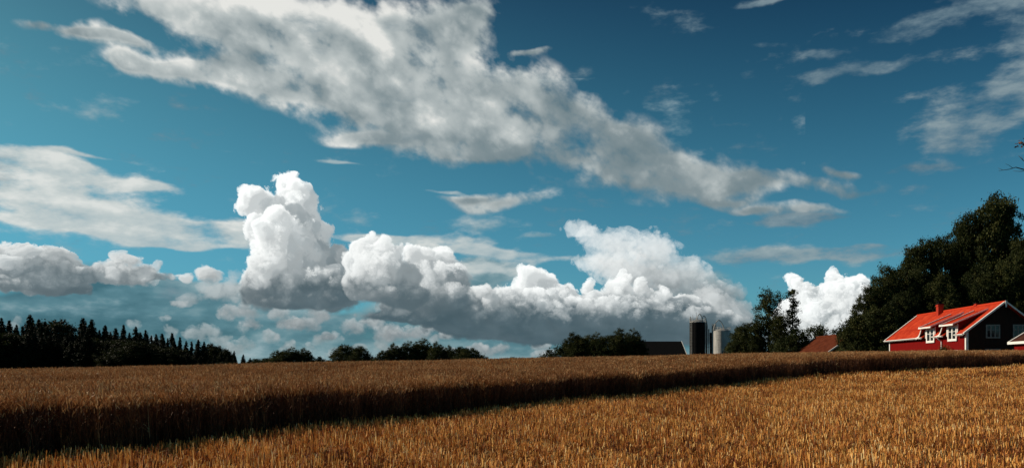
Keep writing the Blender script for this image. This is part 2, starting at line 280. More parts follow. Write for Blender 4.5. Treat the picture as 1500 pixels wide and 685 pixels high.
# ================================================================== land
def smooth_table(xs, ys, lo, hi, width):
    t = np.linspace(lo, hi, 1600); v = np.interp(t, xs, ys); k = max(3, int(width / (hi - lo) * 1600)) | 1
    ker = np.hanning(k + 2)[1:-1]; ker /= ker.sum(); v = np.convolve(np.pad(v, k // 2, mode='edge'), ker, 'valid')
    return t, v
TZX = smooth_table([-400, -60, -38, -20, 0, 12, 25, 36, 60, 400], [-.4, -.15, .06, .50, 1.04, 1.30, 1.58, 1.66, 1.5, 1.2], -300, 300, 14)
TZY = smooth_table([-30, 8, 19, 26, 34, 45, 60, 90, 200, 2500], [0, 0, .09, .33, .68, .84, 1.0, 1.0, .55, .2], -60, 400, 6)
def ground_z(x, y):
    x = np.asarray(x, float); y = np.asarray(y, float)
    far = np.clip((y - 90) / 200, 0, 1)
    return np.interp(x, *TZX) * np.interp(y, *TZY) * (1 - .5 * far)
def gz(x, y): return float(ground_z(x, y))
def px_at(px, Y): return (px - 750) / FPX * Y          # X of a photo column at depth Y
def row_z(py, Y): return EYE + (540 - py) / FPX * Y    # height of a photo row at depth Y
def hit(px, py, up=0.0):                                       # where the sight line of a photo point meets the ground
    Y = 4.0
    while Y < 150 and row_z(py, Y) > gz(px_at(px, Y), Y) + up: Y += 0.02
    return px_at(px, Y), Y

def mat(name, col=None, rough=.8, spec=.3, build=None):
    m = bpy.data.materials.new(name); m.use_nodes = True; nt = m.node_tree; q = G(nt)
    b = nt.nodes['Principled BSDF']; b.inputs['Roughness'].default_value = rough; b.inputs['Specular IOR Level'].default_value = spec
    if col: b.inputs['Base Color'].default_value = tuple(col) + (1,)
    if build: build(q, b)
    return m
def bump(q, b, h, strength, dist):
    n = q.node('ShaderNodeBump'); n.inputs['Strength'].default_value = strength; n.inputs['Distance'].default_value = dist
    q.sock(n.inputs['Height'], h); q.nt.links.new(n.outputs[0], b.inputs['Normal'])
def noisy(c0, c1, scale, detail=4, c2=None, stretch=(1, 1, 1), bumps=0.0, coord='Object'):
    def f(q, b):
        t = q.node('ShaderNodeTexCoord'); v = q.v('MULTIPLY', t.outputs[coord], stretch)
        n = q.noise(v, scale, detail, 0.6)
        st = [(.3, c0), (.7, c1)] if c2 is None else [(.25, c0), (.5, c1), (.75, c2)]
        q.nt.links.new(q.ramp(n, st), b.inputs['Base Color'])
        if bumps: bump(q, b, n, .6, bumps)
    return f

def new_obj(name, verts, faces, material, parent=None, smooth=False, attr=None, uvs=None):
    me = bpy.data.meshes.new(name)
    if isinstance(verts, np.ndarray):
        nv = len(verts); F = np.asarray(faces, np.int32); k = F.shape[1]
        me.vertices.add(nv); me.vertices.foreach_set('co', verts.astype(np.float32).ravel())
        me.loops.add(F.size); me.loops.foreach_set('vertex_index', F.ravel())
        me.polygons.add(len(F)); me.polygons.foreach_set('loop_start', np.arange(0, F.size, k, dtype=np.int32))
        me.update(calc_edges=True)
    else:
        me.from_pydata(verts, [], faces); me.update()
    mats = material if isinstance(material, (list, tuple)) else [material]
    for m in mats: me.materials.append(m)
    if attr is not None:
        a = me.attributes.new('tint', 'FLOAT', 'POINT'); a.data.foreach_set('value', attr.astype(np.float32))
    if smooth: me.polygons.foreach_set('use_smooth', [True] * len(me.polygons))
    o = bpy.data.objects.new(name, me); COL.objects.link(o)
    if parent: o.parent = parent
    return o
def tag(o, label=None, cat=None, group=None, kind=None):
    for k, v in (('label', label), ('category', cat), ('group', group), ('kind', kind)):
        if v: o[k] = v
    return o
def thing(name, label, cat, loc, rz=0, group=None):
    o = bpy.data.objects.new(name, None); COL.objects.link(o); o.location = loc; o.rotation_euler = (0, 0, rz); o.empty_display_size = .3
    return tag(o, label, cat, group)

class MB:                                              # collects shapes into one mesh
    def __init__(s): s.v = []; s.f = []
    def box(s, x0, x1, y0, y1, z0, z1, M=None):
        c = [(x, y, z) for z in (z0, z1) for x, y in ((x0, y0), (x1, y0), (x1, y1), (x0, y1))]
        s.hexa(c, M)
    def hexa(s, c, M=None):
        n = len(s.v); c = [Vector(p) for p in c]
        if M is not None: c = [M @ p for p in c]
        s.v += [tuple(p) for p in c]
        s.f += [tuple(n + i for i in q) for q in ((3, 2, 1, 0), (4, 5, 6, 7), (0, 1, 5, 4), (1, 2, 6, 5), (2, 3, 7, 6), (3, 0, 4, 7))]
    def poly(s, pts): n = len(s.v); s.v += [tuple(p) for p in pts]; s.f.append(tuple(range(n, n + len(pts))))
    def prism(s, pts, d):                              # polygon pts extruded by vector d
        n = len(s.v); k = len(pts); d = Vector(d)
        s.v += [tuple(p) for p in pts] + [tuple(Vector(p) + d) for p in pts]
        s.f.append(tuple(range(n + k - 1, n - 1, -1))); s.f.append(tuple(range(n + k, n + 2 * k)))
        for i in range(k): j = (i + 1) % k; s.f.append((n + i, n + j, n + k + j, n + k + i))
    def tube(s, pts, rad, seg=6, caps=True):
        pts = [Vector(p) for p in pts]; rad = rad if isinstance(rad, (list, tuple)) else [rad] * len(pts); n0 = len(s.v)
        for i, p in enumerate(pts):
            d = (pts[min(i + 1, len(pts) - 1)] - pts[max(i - 1, 0)]).normalized()
            a = d.cross(Vector((0, 0, 1)) if abs(d.z) < .9 else Vector((1, 0, 0))).normalized(); b = d.cross(a)
            for k in range(seg):
                t = 2 * math.pi * k / seg; s.v.append(tuple(p + (a * math.cos(t) + b * math.sin(t)) * rad[i]))
        for i in range(len(pts) - 1):
            for k in range(seg):
                l = (k + 1) % seg; s.f.append((n0 + i * seg + k, n0 + i * seg + l, n0 + (i + 1) * seg + l, n0 + (i + 1) * seg + k))
        if caps: s.f.append(tuple(n0 + k for k in range(seg))[::-1]); e = n0 + (len(pts) - 1) * seg; s.f.append(tuple(e + k for k in range(seg)))
    def lathe(s, prof, seg=32, cx=0, cy=0):            # prof: list of (r, z)
        n0 = len(s.v)
        for r, z in prof:
            for k in range(seg): t = 2 * math.pi * k / seg; s.v.append((cx + r * math.cos(t), cy + r * math.sin(t), z))
        for i in range(len(prof) - 1):
            for k in range(seg): l = (k + 1) % seg; s.f.append((n0 + i * seg + k, n0 + i * seg + l, n0 + (i + 1) * seg + l, n0 + (i + 1) * seg + k))
    def build(s, name, m, parent=None, smooth=False): return new_obj(name, s.v, s.f, m, parent, smooth)

# ---- the ground: one sheet, fine near the camera, out to the horizon
def grid_axis(fine0, fine1, step, far0, far1):
    a = list(np.arange(fine0, fine1 + .01, step)); s = step; x = fine1
    while x < far1: s *= 1.35; x += s; a.append(x)
    s = step; x = fine0; b = []
    while x > far0: s *= 1.35; x -= s; b.append(x)
    return np.array(b[::-1] + a)
gx = grid_axis(-70, 70, 1.0, -6000, 6000); gy = grid_axis(-10, 110, 1.0, -3000, 9000)
GX, GY = np.meshgrid(gx, gy); GZ = ground_z(GX, GY)
V = np.stack([GX.ravel(), GY.ravel(), GZ.ravel()], 1); nx_ = len(gx)
I = np.arange(len(V)).reshape(len(gy), nx_)
Fq = np.stack([I[:-1, :-1].ravel(), I[:-1, 1:].ravel(), I[1:, 1:].ravel(), I[1:, :-1].ravel()], 1)
m_soil = mat('soil', rough=.95, spec=.05, build=noisy((.022, .011, .006), (.05, .025, .012), 3.0, 8, (.10, .055, .025), bumps=.03))
tag(new_obj('ground', V, Fq, m_soil, smooth=True), kind='structure')

# ---- where the standing wheat ends: traced on the ground from the photo's shadow line, moved back by the shadow's width
shadow_line = [(-60, 702), (60, 685), (200, 669), (350, 652), (500, 633), (700, 609), (850, 592), (1000, 577), (1130, 562), (1215, 552), (1290, 545.5)]
sl = np.array([hit(*p, .15) for p in shadow_line])   # seen on the stubble's tips; print('shadow line', np.round(sl, 1).tolist())
WH = .80                                                # wheat height
ln = (WH - .13) / math.tan(SUN_EL); sx_, sy_ = -math.sin(SUN_AZ) * ln, -math.cos(SUN_AZ) * ln
edge = [(p[0] - sx_ * .92, p[1] - sy_ * .92) for p in sl]
d0 = np.array(edge[0]) - np.array(edge[2]); d0 /= np.linalg.norm(d0)
edge = [tuple(np.array(edge[0]) + d0 * 30)] + edge
for px, py in ((1360, 541), (1440, 537.5), (1520, 534), (1600, 531)): edge.append(hit(px, py, .15))
e1 = np.array(edge[-1]) - np.array(edge[-2]); e1 /= np.linalg.norm(e1)
edge.append(tuple(np.array(edge[-1]) + e1 * 30)); edge = np.array(edge); print('edge', np.round(edge, 1).tolist())
def side(P):                                            # signed distance to the field's edge: > 0 on the wheat's side
    best = np.full(len(P), 1e9); sg = np.zeros(len(P))
    for a, b in zip(edge[:-1], edge[1:]):
        ab = b - a; t = np.clip(((P - a) @ ab) / (ab @ ab), 0, 1); c = a + t[:, None] * ab; d = np.linalg.norm(P - c, axis=1)
        s = ab[0] * (P[:, 1] - a[1]) - ab[1] * (P[:, 0] - a[0]); m = d < best - 1e-6; best[m] = d[m]; sg[m] = np.sign(s[m])
    return best * sg

RNG = np.random.default_rng(7)
def ribbons(base, tipdir, length, w0, w1, bend, seg, yaw):
    """flat tapered strips: base (n,3), lean direction tipdir (n,2) times bend, yaw of their face"""
    n = len(base); t = np.linspace(0, 1, seg + 1); fx, fy = np.cos(yaw), np.sin(yaw)
    vs = []
    for k in t:
        c = base.copy(); c[:, 2] += length * k * (1 - .25 * (bend ** 2) * k); c[:, :2] += tipdir * (bend * length * k ** 1.8)[:, None]
        w = (w0 + (w1 - w0) * k) * .5
        for sgn in (-1, 1): q = c.copy(); q[:, 0] += sgn * fx * w; q[:, 1] += sgn * fy * w; vs.append(q)
    V = np.stack(vs, 1).reshape(-1, 3); m = 2 * (seg + 1); b = np.arange(n)[:, None] * m
    F = np.concatenate([np.stack([b[:, 0] + 2 * k, b[:, 0] + 2 * k + 1, b[:, 0] + 2 * k + 3, b[:, 0] + 2 * k + 2], 1) for k in range(seg)])
    return V, F, m
def straw_material(name, ramp, trans, big=.5, rough=.65):
    m = bpy.data.materials.new(name); m.use_nodes = True; nt = m.node_tree; q = G(nt); nt.nodes.clear()
    a = q.node('ShaderNodeAttribute', attribute_name='tint'); oi = q.node('ShaderNodeObjectInfo')
    geo = q.node('ShaderNodeNewGeometry'); n = q.noise(geo.outputs['Position'], .35, 4, .6)
    v = q.m('ADD', a.outputs['Fac'], q.m('MULTIPLY', q.m('SUBTRACT', oi.outputs['Random'], .5), .22)); v = q.m('MULTIPLY_ADD', q.m('SUBTRACT', n, .5), big, v)
    c = q.ramp(v, ramp)
    d = q.node('ShaderNodeBsdfPrincipled'); nt.links.new(c, d.inputs['Base Color']); d.inputs['Roughness'].default_value = rough; d.inputs['Specular IOR Level'].default_value = .25
    tr = q.node('ShaderNodeBsdfTranslucent'); nt.links.new(c, tr.inputs[0])
    mx = q.node('ShaderNodeMixShader'); mx.inputs[0].default_value = trans; nt.links.new(d.outputs[0], mx.inputs[1]); nt.links.new(tr.outputs[0], mx.inputs[2])
    o = q.node('ShaderNodeOutputMaterial'); nt.links.new(mx.outputs[0], o.inputs[0]); return m
m_wheat = straw_material('ripe_wheat', [(.0, (.045, .013, .005)), (.3, (.16, .060, .022)), (.6, (.38, .17, .062)), (.85, (.62, .34, .14)), (1, (.80, .55, .28))], .10)
m_stub = straw_material('cut_straw', [(.0, (.035, .010, .006)), (.28, (.24, .060, .014)), (.52, (.64, .26, .050)), (.78, (.88, .52, .15)), (1, (.95, .74, .38))], .12)

src = bpy.data.collections.new('straw_sources')         # never linked to the scene: only instanced
def clump(name, size, n, kind, seed):
    r = np.random.default_rng(seed); parts = []; tints = []
    xy = (r.random((n, 2)) - .5) * size
    if kind != 'wheat': cs = (r.random((n // 4, 2)) - .5) * size; ci_ = r.integers(0, len(cs), n); xy = cs[ci_] + r.normal(size=(n, 2)) * .018; tuft = r.normal(0, .17, len(cs))[ci_]
    base = np.concatenate([xy, np.zeros((n, 1))], 1)
    off = 0; VV = []; FF = []; TT = []
    def add(V, F, m, t):
        nonlocal off
        VV.append(V); FF.append(F + off); TT.append(np.repeat(t, m)); off += len(V)
    ang = r.normal(.3, 1.1, n); dirs = np.stack([np.cos(ang), np.sin(ang)], 1)
    if kind == 'wheat':
        L = r.normal(WH * .93, .05, n); bend = np.abs(r.normal(.10, .07, n)); t = np.clip(r.normal(.42, .16, n), 0, 1)
        yaw = r.random(n) * 3.14
        V, F, m = ribbons(base, dirs, L, .005 + 0 * L, .004 + 0 * L, bend, 2, yaw); add(V, F, m, t - .38)  # stems tinted darker so the crop's shadowed front goes near black
        tip = base.copy(); tip[:, 2] += L * (1 - .25 * bend ** 2); tip[:, :2] += dirs * (bend * L)[:, None]
        nod = np.clip(r.normal(.45, .3, n), -.2, 1.3)
        for yo in (0, 1.57):                            # the ear: two crossed spindles, then the awns
            hl = r.normal(.085, .012, n)
            vs = []
            for k, w in ((0, .003), (.3, .014), (.7, .012), (1, .002)):
                c = tip.copy(); c[:, 2] += hl * k * np.cos(nod * k); c[:, :2] += dirs * (hl * k * np.sin(nod) * 1.1)[:, None]
                for sgn in (-1, 1): q = c.copy(); q[:, 0] += sgn * np.cos(yaw + yo) * w * .5; q[:, 1] += sgn * np.sin(yaw + yo) * w * .5; vs.append(q)
            V = np.stack(vs, 1).reshape(-1, 3); b = np.arange(n)[:, None] * 8
            F = np.concatenate([np.stack([b[:, 0] + 2 * k, b[:, 0] + 2 * k + 1, b[:, 0] + 2 * k + 3, b[:, 0] + 2 * k + 2], 1) for k in range(3)]); add(V, F, 8, t + .28)
        for k in range(2):                              # dry leaves along the stalk
            b2 = base.copy(); f = r.uniform(.15, .8, n); b2[:, 2] = L * f; b2[:, :2] += dirs * (bend * L * f ** 1.8)[:, None]
            a2 = r.random(n) * 6.28; V, F, m = ribbons(b2, np.stack([np.cos(a2), np.sin(a2)], 1), r.uniform(.08, .2, n), .008 + 0 * L, .002 + 0 * L, r.uniform(.5, 1.4, n), 2, a2 + 1.57); add(V, F, m, t - .16)  # leaf tint lowered likewise, shade put into the colour
    else:
        L = np.clip(r.normal(.150, .040, n) * (1 + .8 * tuft), .05, .25); bend = np.abs(r.normal(.10, .14, n)); t = np.clip(r.normal(.43, .21, n) + .7 * tuft, 0, 1)
        V, F, m = ribbons(base, dirs, L, r.uniform(.007, .0125, n), r.uniform(.006, .010, n), bend, 1, r.random(n) * 3.14); add(V, F, m, t)
        k = n // 2; b2 = base[:k].copy(); b2[:, 2] = L[:k] * .4; a2 = r.random(k) * 6.28
        V, F, m = ribbons(b2, np.stack([np.cos(a2), np.sin(a2)], 1), r.uniform(.05, .12, k), np.full(k, .010), np.full(k, .003), r.uniform(.3, 1.2, k), 2, a2 + 1.57); add(V, F, m, t[:k])
        k = n // 5; a2 = r.random(k) * 6.28; c = (r.random((k, 3)) - .5) * (size, size, .1) + (0, 0, .07); h = r.uniform(.05, .16, k); dz = r.normal(0, .2, k)   # loose straw lying about
        d = np.stack([np.cos(a2), np.sin(a2), dz], 1) * h[:, None]; w = np.stack([-np.sin(a2), np.cos(a2), 0 * a2], 1) * .0035
        V = np.stack([c - d - w, c - d + w, c + d + w, c + d - w], 1).reshape(-1, 3); b = np.arange(k)[:, None] * 4; add(V, np.stack([b[:, 0], b[:, 0] + 1, b[:, 0] + 2, b[:, 0] + 3], 1), 4, np.clip(r.normal(.8, .15, k), 0, 1))
    me_o = new_obj(name, np.concatenate(VV), np.concatenate(FF), m_wheat if kind == 'wheat' else m_stub, attr=np.concatenate(TT))
    COL.objects.unlink(me_o); return me_o
def scatter_object(name, pts, rot, scl, sources, label, cat):
    c = bpy.data.collections.new(name + '_sources')
    for o in sources: c.objects.link(o)
    me = bpy.data.meshes.new(name); me.vertices.add(len(pts)); me.vertices.foreach_set('co', pts.astype(np.float32).ravel())
    a = me.attributes.new('rot', 'FLOAT_VECTOR', 'POINT'); a.data.foreach_set('vector', rot.astype(np.float32).ravel())
    a = me.attributes.new('scl', 'FLOAT_VECTOR', 'POINT'); a.data.foreach_set('vector', scl.astype(np.float32).ravel())
    me.update(); o = bpy.data.objects.new(name, me); COL.objects.link(o)
    ng = bpy.data.node_groups.new(name + '_scatter', 'GeometryNodeTree')
    ng.interface.new_socket('Geometry', in_out='INPUT', socket_type='NodeSocketGeometry'); ng.interface.new_socket('Geometry', in_out='OUTPUT', socket_type='NodeSocketGeometry')
    N = ng.nodes; L = ng.links; gi = N.new('NodeGroupInput'); go = N.new('NodeGroupOutput'); ip = N.new('GeometryNodeInstanceOnPoints'); ci = N.new('GeometryNodeCollectionInfo')
    ci.inputs['Collection'].default_value = c; ci.inputs['Separate Children'].default_value = True; ci.inputs['Reset Children'].default_value = True
    r = N.new('GeometryNodeInputNamedAttribute'); r.data_type = 'FLOAT_VECTOR'; r.inputs[0].default_value = 'rot'
    s = N.new('GeometryNodeInputNamedAttribute'); s.data_type = 'FLOAT_VECTOR'; s.inputs[0].default_value = 'scl'
    L.new(gi.outputs[0], ip.inputs['Points']); L.new(ci.outputs[0], ip.inputs['Instance']); ip.inputs['Pick Instance'].default_value = True
    L.new(r.outputs[0], ip.inputs['Rotation']); L.new(s.outputs[0], ip.inputs['Scale']); L.new(ip.outputs[0], go.inputs[0])
    mod = o.modifiers.new('scatter', 'NODES'); mod.node_group = ng
    return tag(o, label, cat, kind='stuff')
def lattice(x0, x1, y0, y1, s, jit=.5):
    X, Y = np.meshgrid(np.arange(x0, x1, s), np.arange(y0, y1, s)); P = np.stack([X.ravel(), Y.ravel()], 1); return P + (RNG.random(P.shape) - .5) * s * jit
def in_view(P, left=5.0, right=5.0):                    # what this camera, or one a step to its side, can see
    half = P[:, 1] * .655; return (P[:, 0] > -half - left) & (P[:, 0] < half + right) & (P[:, 1] > 6.5)
def nz(P, s): return np.array([mnoise.noise(Vector((x * s, y * s, 3.3))) for x, y in P])

# standing wheat
bands = [(lattice(-60, 60, 6, 30, .34), 0, 30, 1.0), (lattice(-60, 70, 30, 56, .46), 30, 56, 1.25), (lattice(-90, 80, 56, 78, .7), 56, 78, 1.7), (lattice(-110, 30, 78, 135, 1.3), 78, 135, 2.6)]
PP, SS = [], []
for P, y0, y1, sc in bands:
    P = P[in_view(P)]; d = side(P); rag = nz(P, .9) * .35 + nz(P, .25) * .25 + np.clip((P[:, 0] - 12) / 8, 0, 1) * (nz(P, .33) * 1.9 + .5 * nz(P, .8))
    thin = (P[:, 0] > 11) & (d < 1.6) & (nz(P, .45) + .5 * nz(P, 1.3) > -.02) & (RNG.random(len(P)) < .72)   # gappy, sun-pierced edge on the right
    P = P[(d > .22 * sc + rag * .8) & ~thin]; PP.append(P); SS.append(np.full(len(P), sc))
P = np.concatenate(PP); sc = np.concatenate(SS); hn = nz(P, .12) * .10 + nz(P, .6) * .10
P3 = np.concatenate([P, (ground_z(P[:, 0], P[:, 1]) - .01)[:, None]], 1)
rot = np.stack([RNG.normal(0, .05, len(P)), RNG.normal(.02, .05, len(P)), RNG.random(len(P)) * 6.28], 1)
scl = np.stack([sc, sc, 1 + hn], 1)
print('wheat clumps', len(P))
scatter_object('wheat_field', P3, rot, scl, [clump('wheat_clump', .50, 130, 'wheat', 100 + i) for i in range(7)], 'standing ripe brown wheat filling the left and back of the field', 'wheat')
# stubble
bands = [(lattice(-30, 45, 6, 30, .30), 1.0), (lattice(-20, 60, 30, 75, .5), 1.6)]
PP, SS = [], []
for P, s in bands:
    P = P[in_view(P)]; d = side(P); P = P[d < .15]; PP.append(P); SS.append(np.full(len(P), s))
P = np.concatenate(PP); sc = np.concatenate(SS)
P3 = np.concatenate([P, (ground_z(P[:, 0], P[:, 1]) - .006)[:, None]], 1); hn = nz(P, .35) * .5
rot = np.stack([RNG.normal(0, .06, len(P)), RNG.normal(0, .06, len(P)), RNG.random(len(P)) * 6.28], 1); scl = np.stack([sc, sc, 1.0 + hn], 1)
print('stubble clumps', len(P))
scatter_object('stubble_field', P3, rot, scl, [clump('stubble_clump', .42, 74, 'stubble', 200 + i) for i in range(7)], 'golden cut stubble with loose straw in front of the standing wheat', 'stubble')
# ================================================================== trees
def foliage_mat(name, c0, c1, c2, trans=.25):
    m = bpy.data.materials.new(name); m.use_nodes = True; nt = m.node_tree; q = G(nt); nt.nodes.clear()
    a = q.node('ShaderNodeAttribute', attribute_name='tint'); oi = q.node('ShaderNodeObjectInfo')
    v = q.m('MULTIPLY_ADD', q.m('SUBTRACT', oi.outputs['Random'], .5), .25, a.outputs['Fac'])
    c = q.ramp(v, [(.1, c0), (.5, c1), (.95, c2)])
    d = q.node('ShaderNodeBsdfPrincipled'); nt.links.new(c, d.inputs['Base Color']); d.inputs['Roughness'].default_value = .7; d.inputs['Specular IOR Level'].default_value = .12
    tr = q.node('ShaderNodeBsdfTranslucent'); nt.links.new(c, tr.inputs[0])
    mx = q.node('ShaderNodeMixShader'); mx.inputs[0].default_value = trans; nt.links.new(d.outputs[0], mx.inputs[1]); nt.links.new(tr.outputs[0], mx.inputs[2])
    o = q.node('ShaderNodeOutputMaterial'); nt.links.new(mx.outputs[0], o.inputs[0]); return m
m_leaf = foliage_mat('oak_leaves', (.012, .018, .005), (.028, .036, .009), (.085, .085, .024))
m_leaf2 = foliage_mat('ash_leaves', (.014, .021, .006), (.030, .040, .011), (.068, .072, .022))
m_needle = foliage_mat('spruce_needles', (.006, .009, .004), (.011, .015, .006), (.020, .025, .010), .1)
m_bark = mat('bark', rough=.9, spec=.1, build=noisy((.035, .025, .018), (.09, .07, .05), 6, 6, stretch=(1, 1, .25), bumps=.02))

def leaf_quads(C, size, r, flat=0.0):
    n = len(C); a = r.normal(size=(n, 3)); a[:, 2] *= (1 - flat); a /= np.linalg.norm(a, axis=1)[:, None]
    b = np.cross(a, r.normal(size=(n, 3))); b /= np.linalg.norm(b, axis=1)[:, None]
    s = (size * r.uniform(.6, 1.4, n))[:, None]
    V = np.stack([C - a * s, C + b * s * .55, C + a * s, C - b * s * .55], 1).reshape(-1, 3)
    F = np.arange(4 * n).reshape(n, 4); return V, F
def crown_mesh(name, lobes, clumps, per, spread, leaf, seed, m, hollow=.45):
    """lobes: (x, y, z, rx, ry, rz); leaf clumps spread through the outer part of each lobe"""
    r = np.random.default_rng(seed); L = np.array(lobes, float); vol = (L[:, 3] * L[:, 4] * L[:, 5]) ** .67; k = r.choice(len(L), clumps, p=vol / vol.sum())
    d = r.normal(size=(clumps, 3)); d /= np.linalg.norm(d, axis=1)[:, None]; rad = hollow + (1.04 - hollow) * r.random(clumps) ** .5
    C = L[k, :3] + d * L[k, 3:6] * rad[:, None]
    tint = np.clip(.5 + .16 * r.normal(size=clumps), 0, 1)
    sp = spread * r.uniform(.55, 1.35, clumps)
    P = np.repeat(C, per, 0) + r.normal(size=(clumps * per, 3)) * np.repeat(sp, per)[:, None] * (1, 1, .75)
    T = np.repeat(tint, per) + r.normal(size=clumps * per) * .10
    keep = P[:, 2] > .2; P = P[keep]; T = T[keep]
    V, F = leaf_quads(P, leaf, r)
    o = new_obj(name, V, F, m, attr=np.repeat(T, 4)); return o, C
def trunk_mesh(name, h, r0, C, seed, n=14):
    r = random.Random(seed); b = MB(); lean = Vector((r.uniform(-.04, .04), r.uniform(-.04, .04), 1))
    sp = [Vector((0, 0, -.3)) + lean * (h * t) + Vector((r.uniform(-.1, .1), r.uniform(-.1, .1), 0)) * t * h * .15 for t in (0, .12, .3, .5, .7, .88)]
    b.tube(sp, [r0 * 1.25, r0, r0 * .8, r0 * .55, r0 * .33, r0 * .12], 9)
    idx = list(range(len(C))); r.shuffle(idx)
    for i in idx[:n]:
        tip = Vector(C[i]); t = min(max(tip.z / h * .62, .15), .8); k = t / .88 * 5; j = min(int(k * 0 + sum(1 for q in (.12, .3, .5, .7, .88) if q < t)), 4)
        st = sp[j].lerp(sp[j + 1], .5); mid = st.lerp(tip, .5) + Vector((0, 0, -.05 * h * .3)); rr = r0 * .34 * (1 - t * .6)
        b.tube([st, mid, st.lerp(tip, .97)], [rr, rr * .6, rr * .15], 5)
    return b.build(name, m_bark, smooth=True)
PROTO = {}
def proto(key, lobes, h, r0, clumps, per, spread, leaf, seed, m=None, hollow=.45, limbs=14):
    cr, C = crown_mesh('crown', lobes, clumps, per, spread, leaf, seed, m or m_leaf, hollow); tr = trunk_mesh('trunk', h, r0, C, seed, limbs)
    PROTO[key] = (tr, cr, h); return PROTO[key]
# every kind is modelled once at real size, its highest leaves at height h
proto('oak', [(0, 0, 9, 5.2, 5, 4.6), (-3.2, 1, 7, 3.6, 3.4, 3), (3.4, -1, 7.4, 3.6, 3.4, 3.2), (.6, 0, 13, 3.4, 3.2, 2.8), (-2.2, -2, 11, 2.8, 2.8, 2.4), (2.6, 2, 11.4, 2.8, 2.6, 2.2), (-4.4, 0, 4.2, 2.6, 2.6, 2.2), (4.2, .6, 4.4, 2.8, 2.6, 2.3), (0, -2.4, 4.6, 3.6, 2.4, 2.6)], 15.5, .42, 520, 80, .46, .17, 1, hollow=.3)
proto('maple', [(0, 0, 8, 4.2, 4.4, 4.4), (-2, 0, 12, 2.8, 2.8, 3), (2.2, .5, 11, 2.8, 2.8, 3.2), (.3, 0, 15, 2.2, 2.2, 2.2), (3, -1, 6, 2.8, 2.6, 2.6), (-3, 1, 5.6, 2.8, 2.8, 2.6), (0, 0, 3.6, 3.6, 3, 2.4)], 17, .36, 480, 80, .44, .17, 2, hollow=.3)
proto('round', [(0, 0, 4.4, 3.6, 3.4, 3.0), (-2.2, 0, 3.6, 2.2, 2.2, 2.2), (2.3, .4, 3.7, 2.2, 2.2, 2.1), (.4, 0, 6.3, 2.2, 2.2, 1.6), (0, -1, 2.0, 3.4, 2.6, 1.9)], 7.8, .22, 320, 70, .32, .13, 3, hollow=.3, limbs=9)
proto('tall', [(0, 0, 5, 2.6, 2.4, 4.2), (.4, 0, 9.6, 2.1, 2.0, 3.4), (-.7, .4, 12.6, 1.6, 1.5, 2.3), (.7, -.3, 13.4, 1.2, 1.2, 1.8), (-1.5, 0, 8.0, 1.3, 1.2, 2.2), (0, 0, 2.2, 3.0, 2.6, 2.2)], 15.4, .28, 360, 60, .32, .13, 4, hollow=.3)
proto('sparse', [(0, 0, 4.6, 1.9, 1.7, 3.8), (.3, 0, 9.0, 1.25, 1.2, 2.0), (-.2, 0, 11.2, .9, .9, 1.1), (.5, 0, 13.6, 1.1, .9, 1.1), (1.6, 0, 13.9, .5, .4, .4), (-.5, .3, 12.4, .6, .6, .8), (0, 0, 2.2, 2.2, 1.9, 2.0)], 15, .2, 170, 44, .26, .13, 5, m_leaf2, hollow=.3)
proto('bush', [(0, 0, 2.2, 2.6, 2.2, 2.1), (-1.8, 0, 1.6, 1.7, 1.6, 1.5), (1.9, .3, 1.7, 1.8, 1.6, 1.6), (.5, 0, 3.7, 1.3, 1.3, 1.1)], 4.9, .10, 220, 55, .27, .12, 6, m_leaf2, hollow=.2, limbs=7)
proto('airy', [(-1.0, 0, 4.6, 1.1, 1.0, 1.2), (.9, .2, 5.6, 1.0, 1.0, 1.0), (0, 0, 3.2, 1.7, 1.4, 1.2), (1.7, 0, 4.2, .9, .8, .9), (-1.9, 0, 3.1, .8, .8, .8)], 6.6, .13, 70, 30, .30, .13, 8, m_leaf2, hollow=.2, limbs=12)
proto('great', [(0, 0, 8.5, 5.0, 4.6, 5.4), (0, 0, 15.8, 4.4, 4.2, 4.4), (-3.2, .5, 12.6, 2.9, 2.8, 3.0), (3.1, -.4, 13.6, 2.9, 2.8, 3.1), (-1.6, 0, 18.3, 2.5, 2.4, 2.2), (1.9, .2, 17.6, 2.4, 2.4, 2.3), (-4.2, 0, 7.2, 2.6, 2.6, 2.8), (4.3, 0, 8.2, 2.6, 2.6, 2.8), (0, -1, 3.6, 4.6, 3.4, 3.0)], 20.8, .5, 760, 80, .46, .17, 11, hollow=.3, limbs=18)
proto('great_round', [(0, 0, 8.0, 5.4, 5.0, 5.2), (-2.6, 0, 13.4, 3.6, 3.4, 3.4), (2.8, .4, 12.6, 3.4, 3.2, 3.4), (.3, 0, 15.4, 3.6, 3.4, 2.9), (-5.0, 0, 8.6, 2.6, 2.6, 2.6), (5.1, 0, 7.6, 2.6, 2.6, 2.6), (0, -1, 3.4, 5.2, 3.6, 2.9)], 18.6, .45, 700, 80, .46, .17, 12, hollow=.3, limbs=18)
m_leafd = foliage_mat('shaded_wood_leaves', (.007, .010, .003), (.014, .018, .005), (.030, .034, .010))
proto('wood_round', [(0, 0, 4.4, 3.6, 3.4, 3.0), (-2.2, 0, 3.8, 2.2, 2.2, 2.2), (2.3, .4, 3.7, 2.2, 2.2, 2.1), (-.6, 0, 6.3, 2.0, 2.2, 1.6), (0, -1, 2.0, 3.4, 2.6, 1.9)], 7.8, .22, 330, 70, .32, .13, 13, m_leafd, hollow=.3, limbs=9)
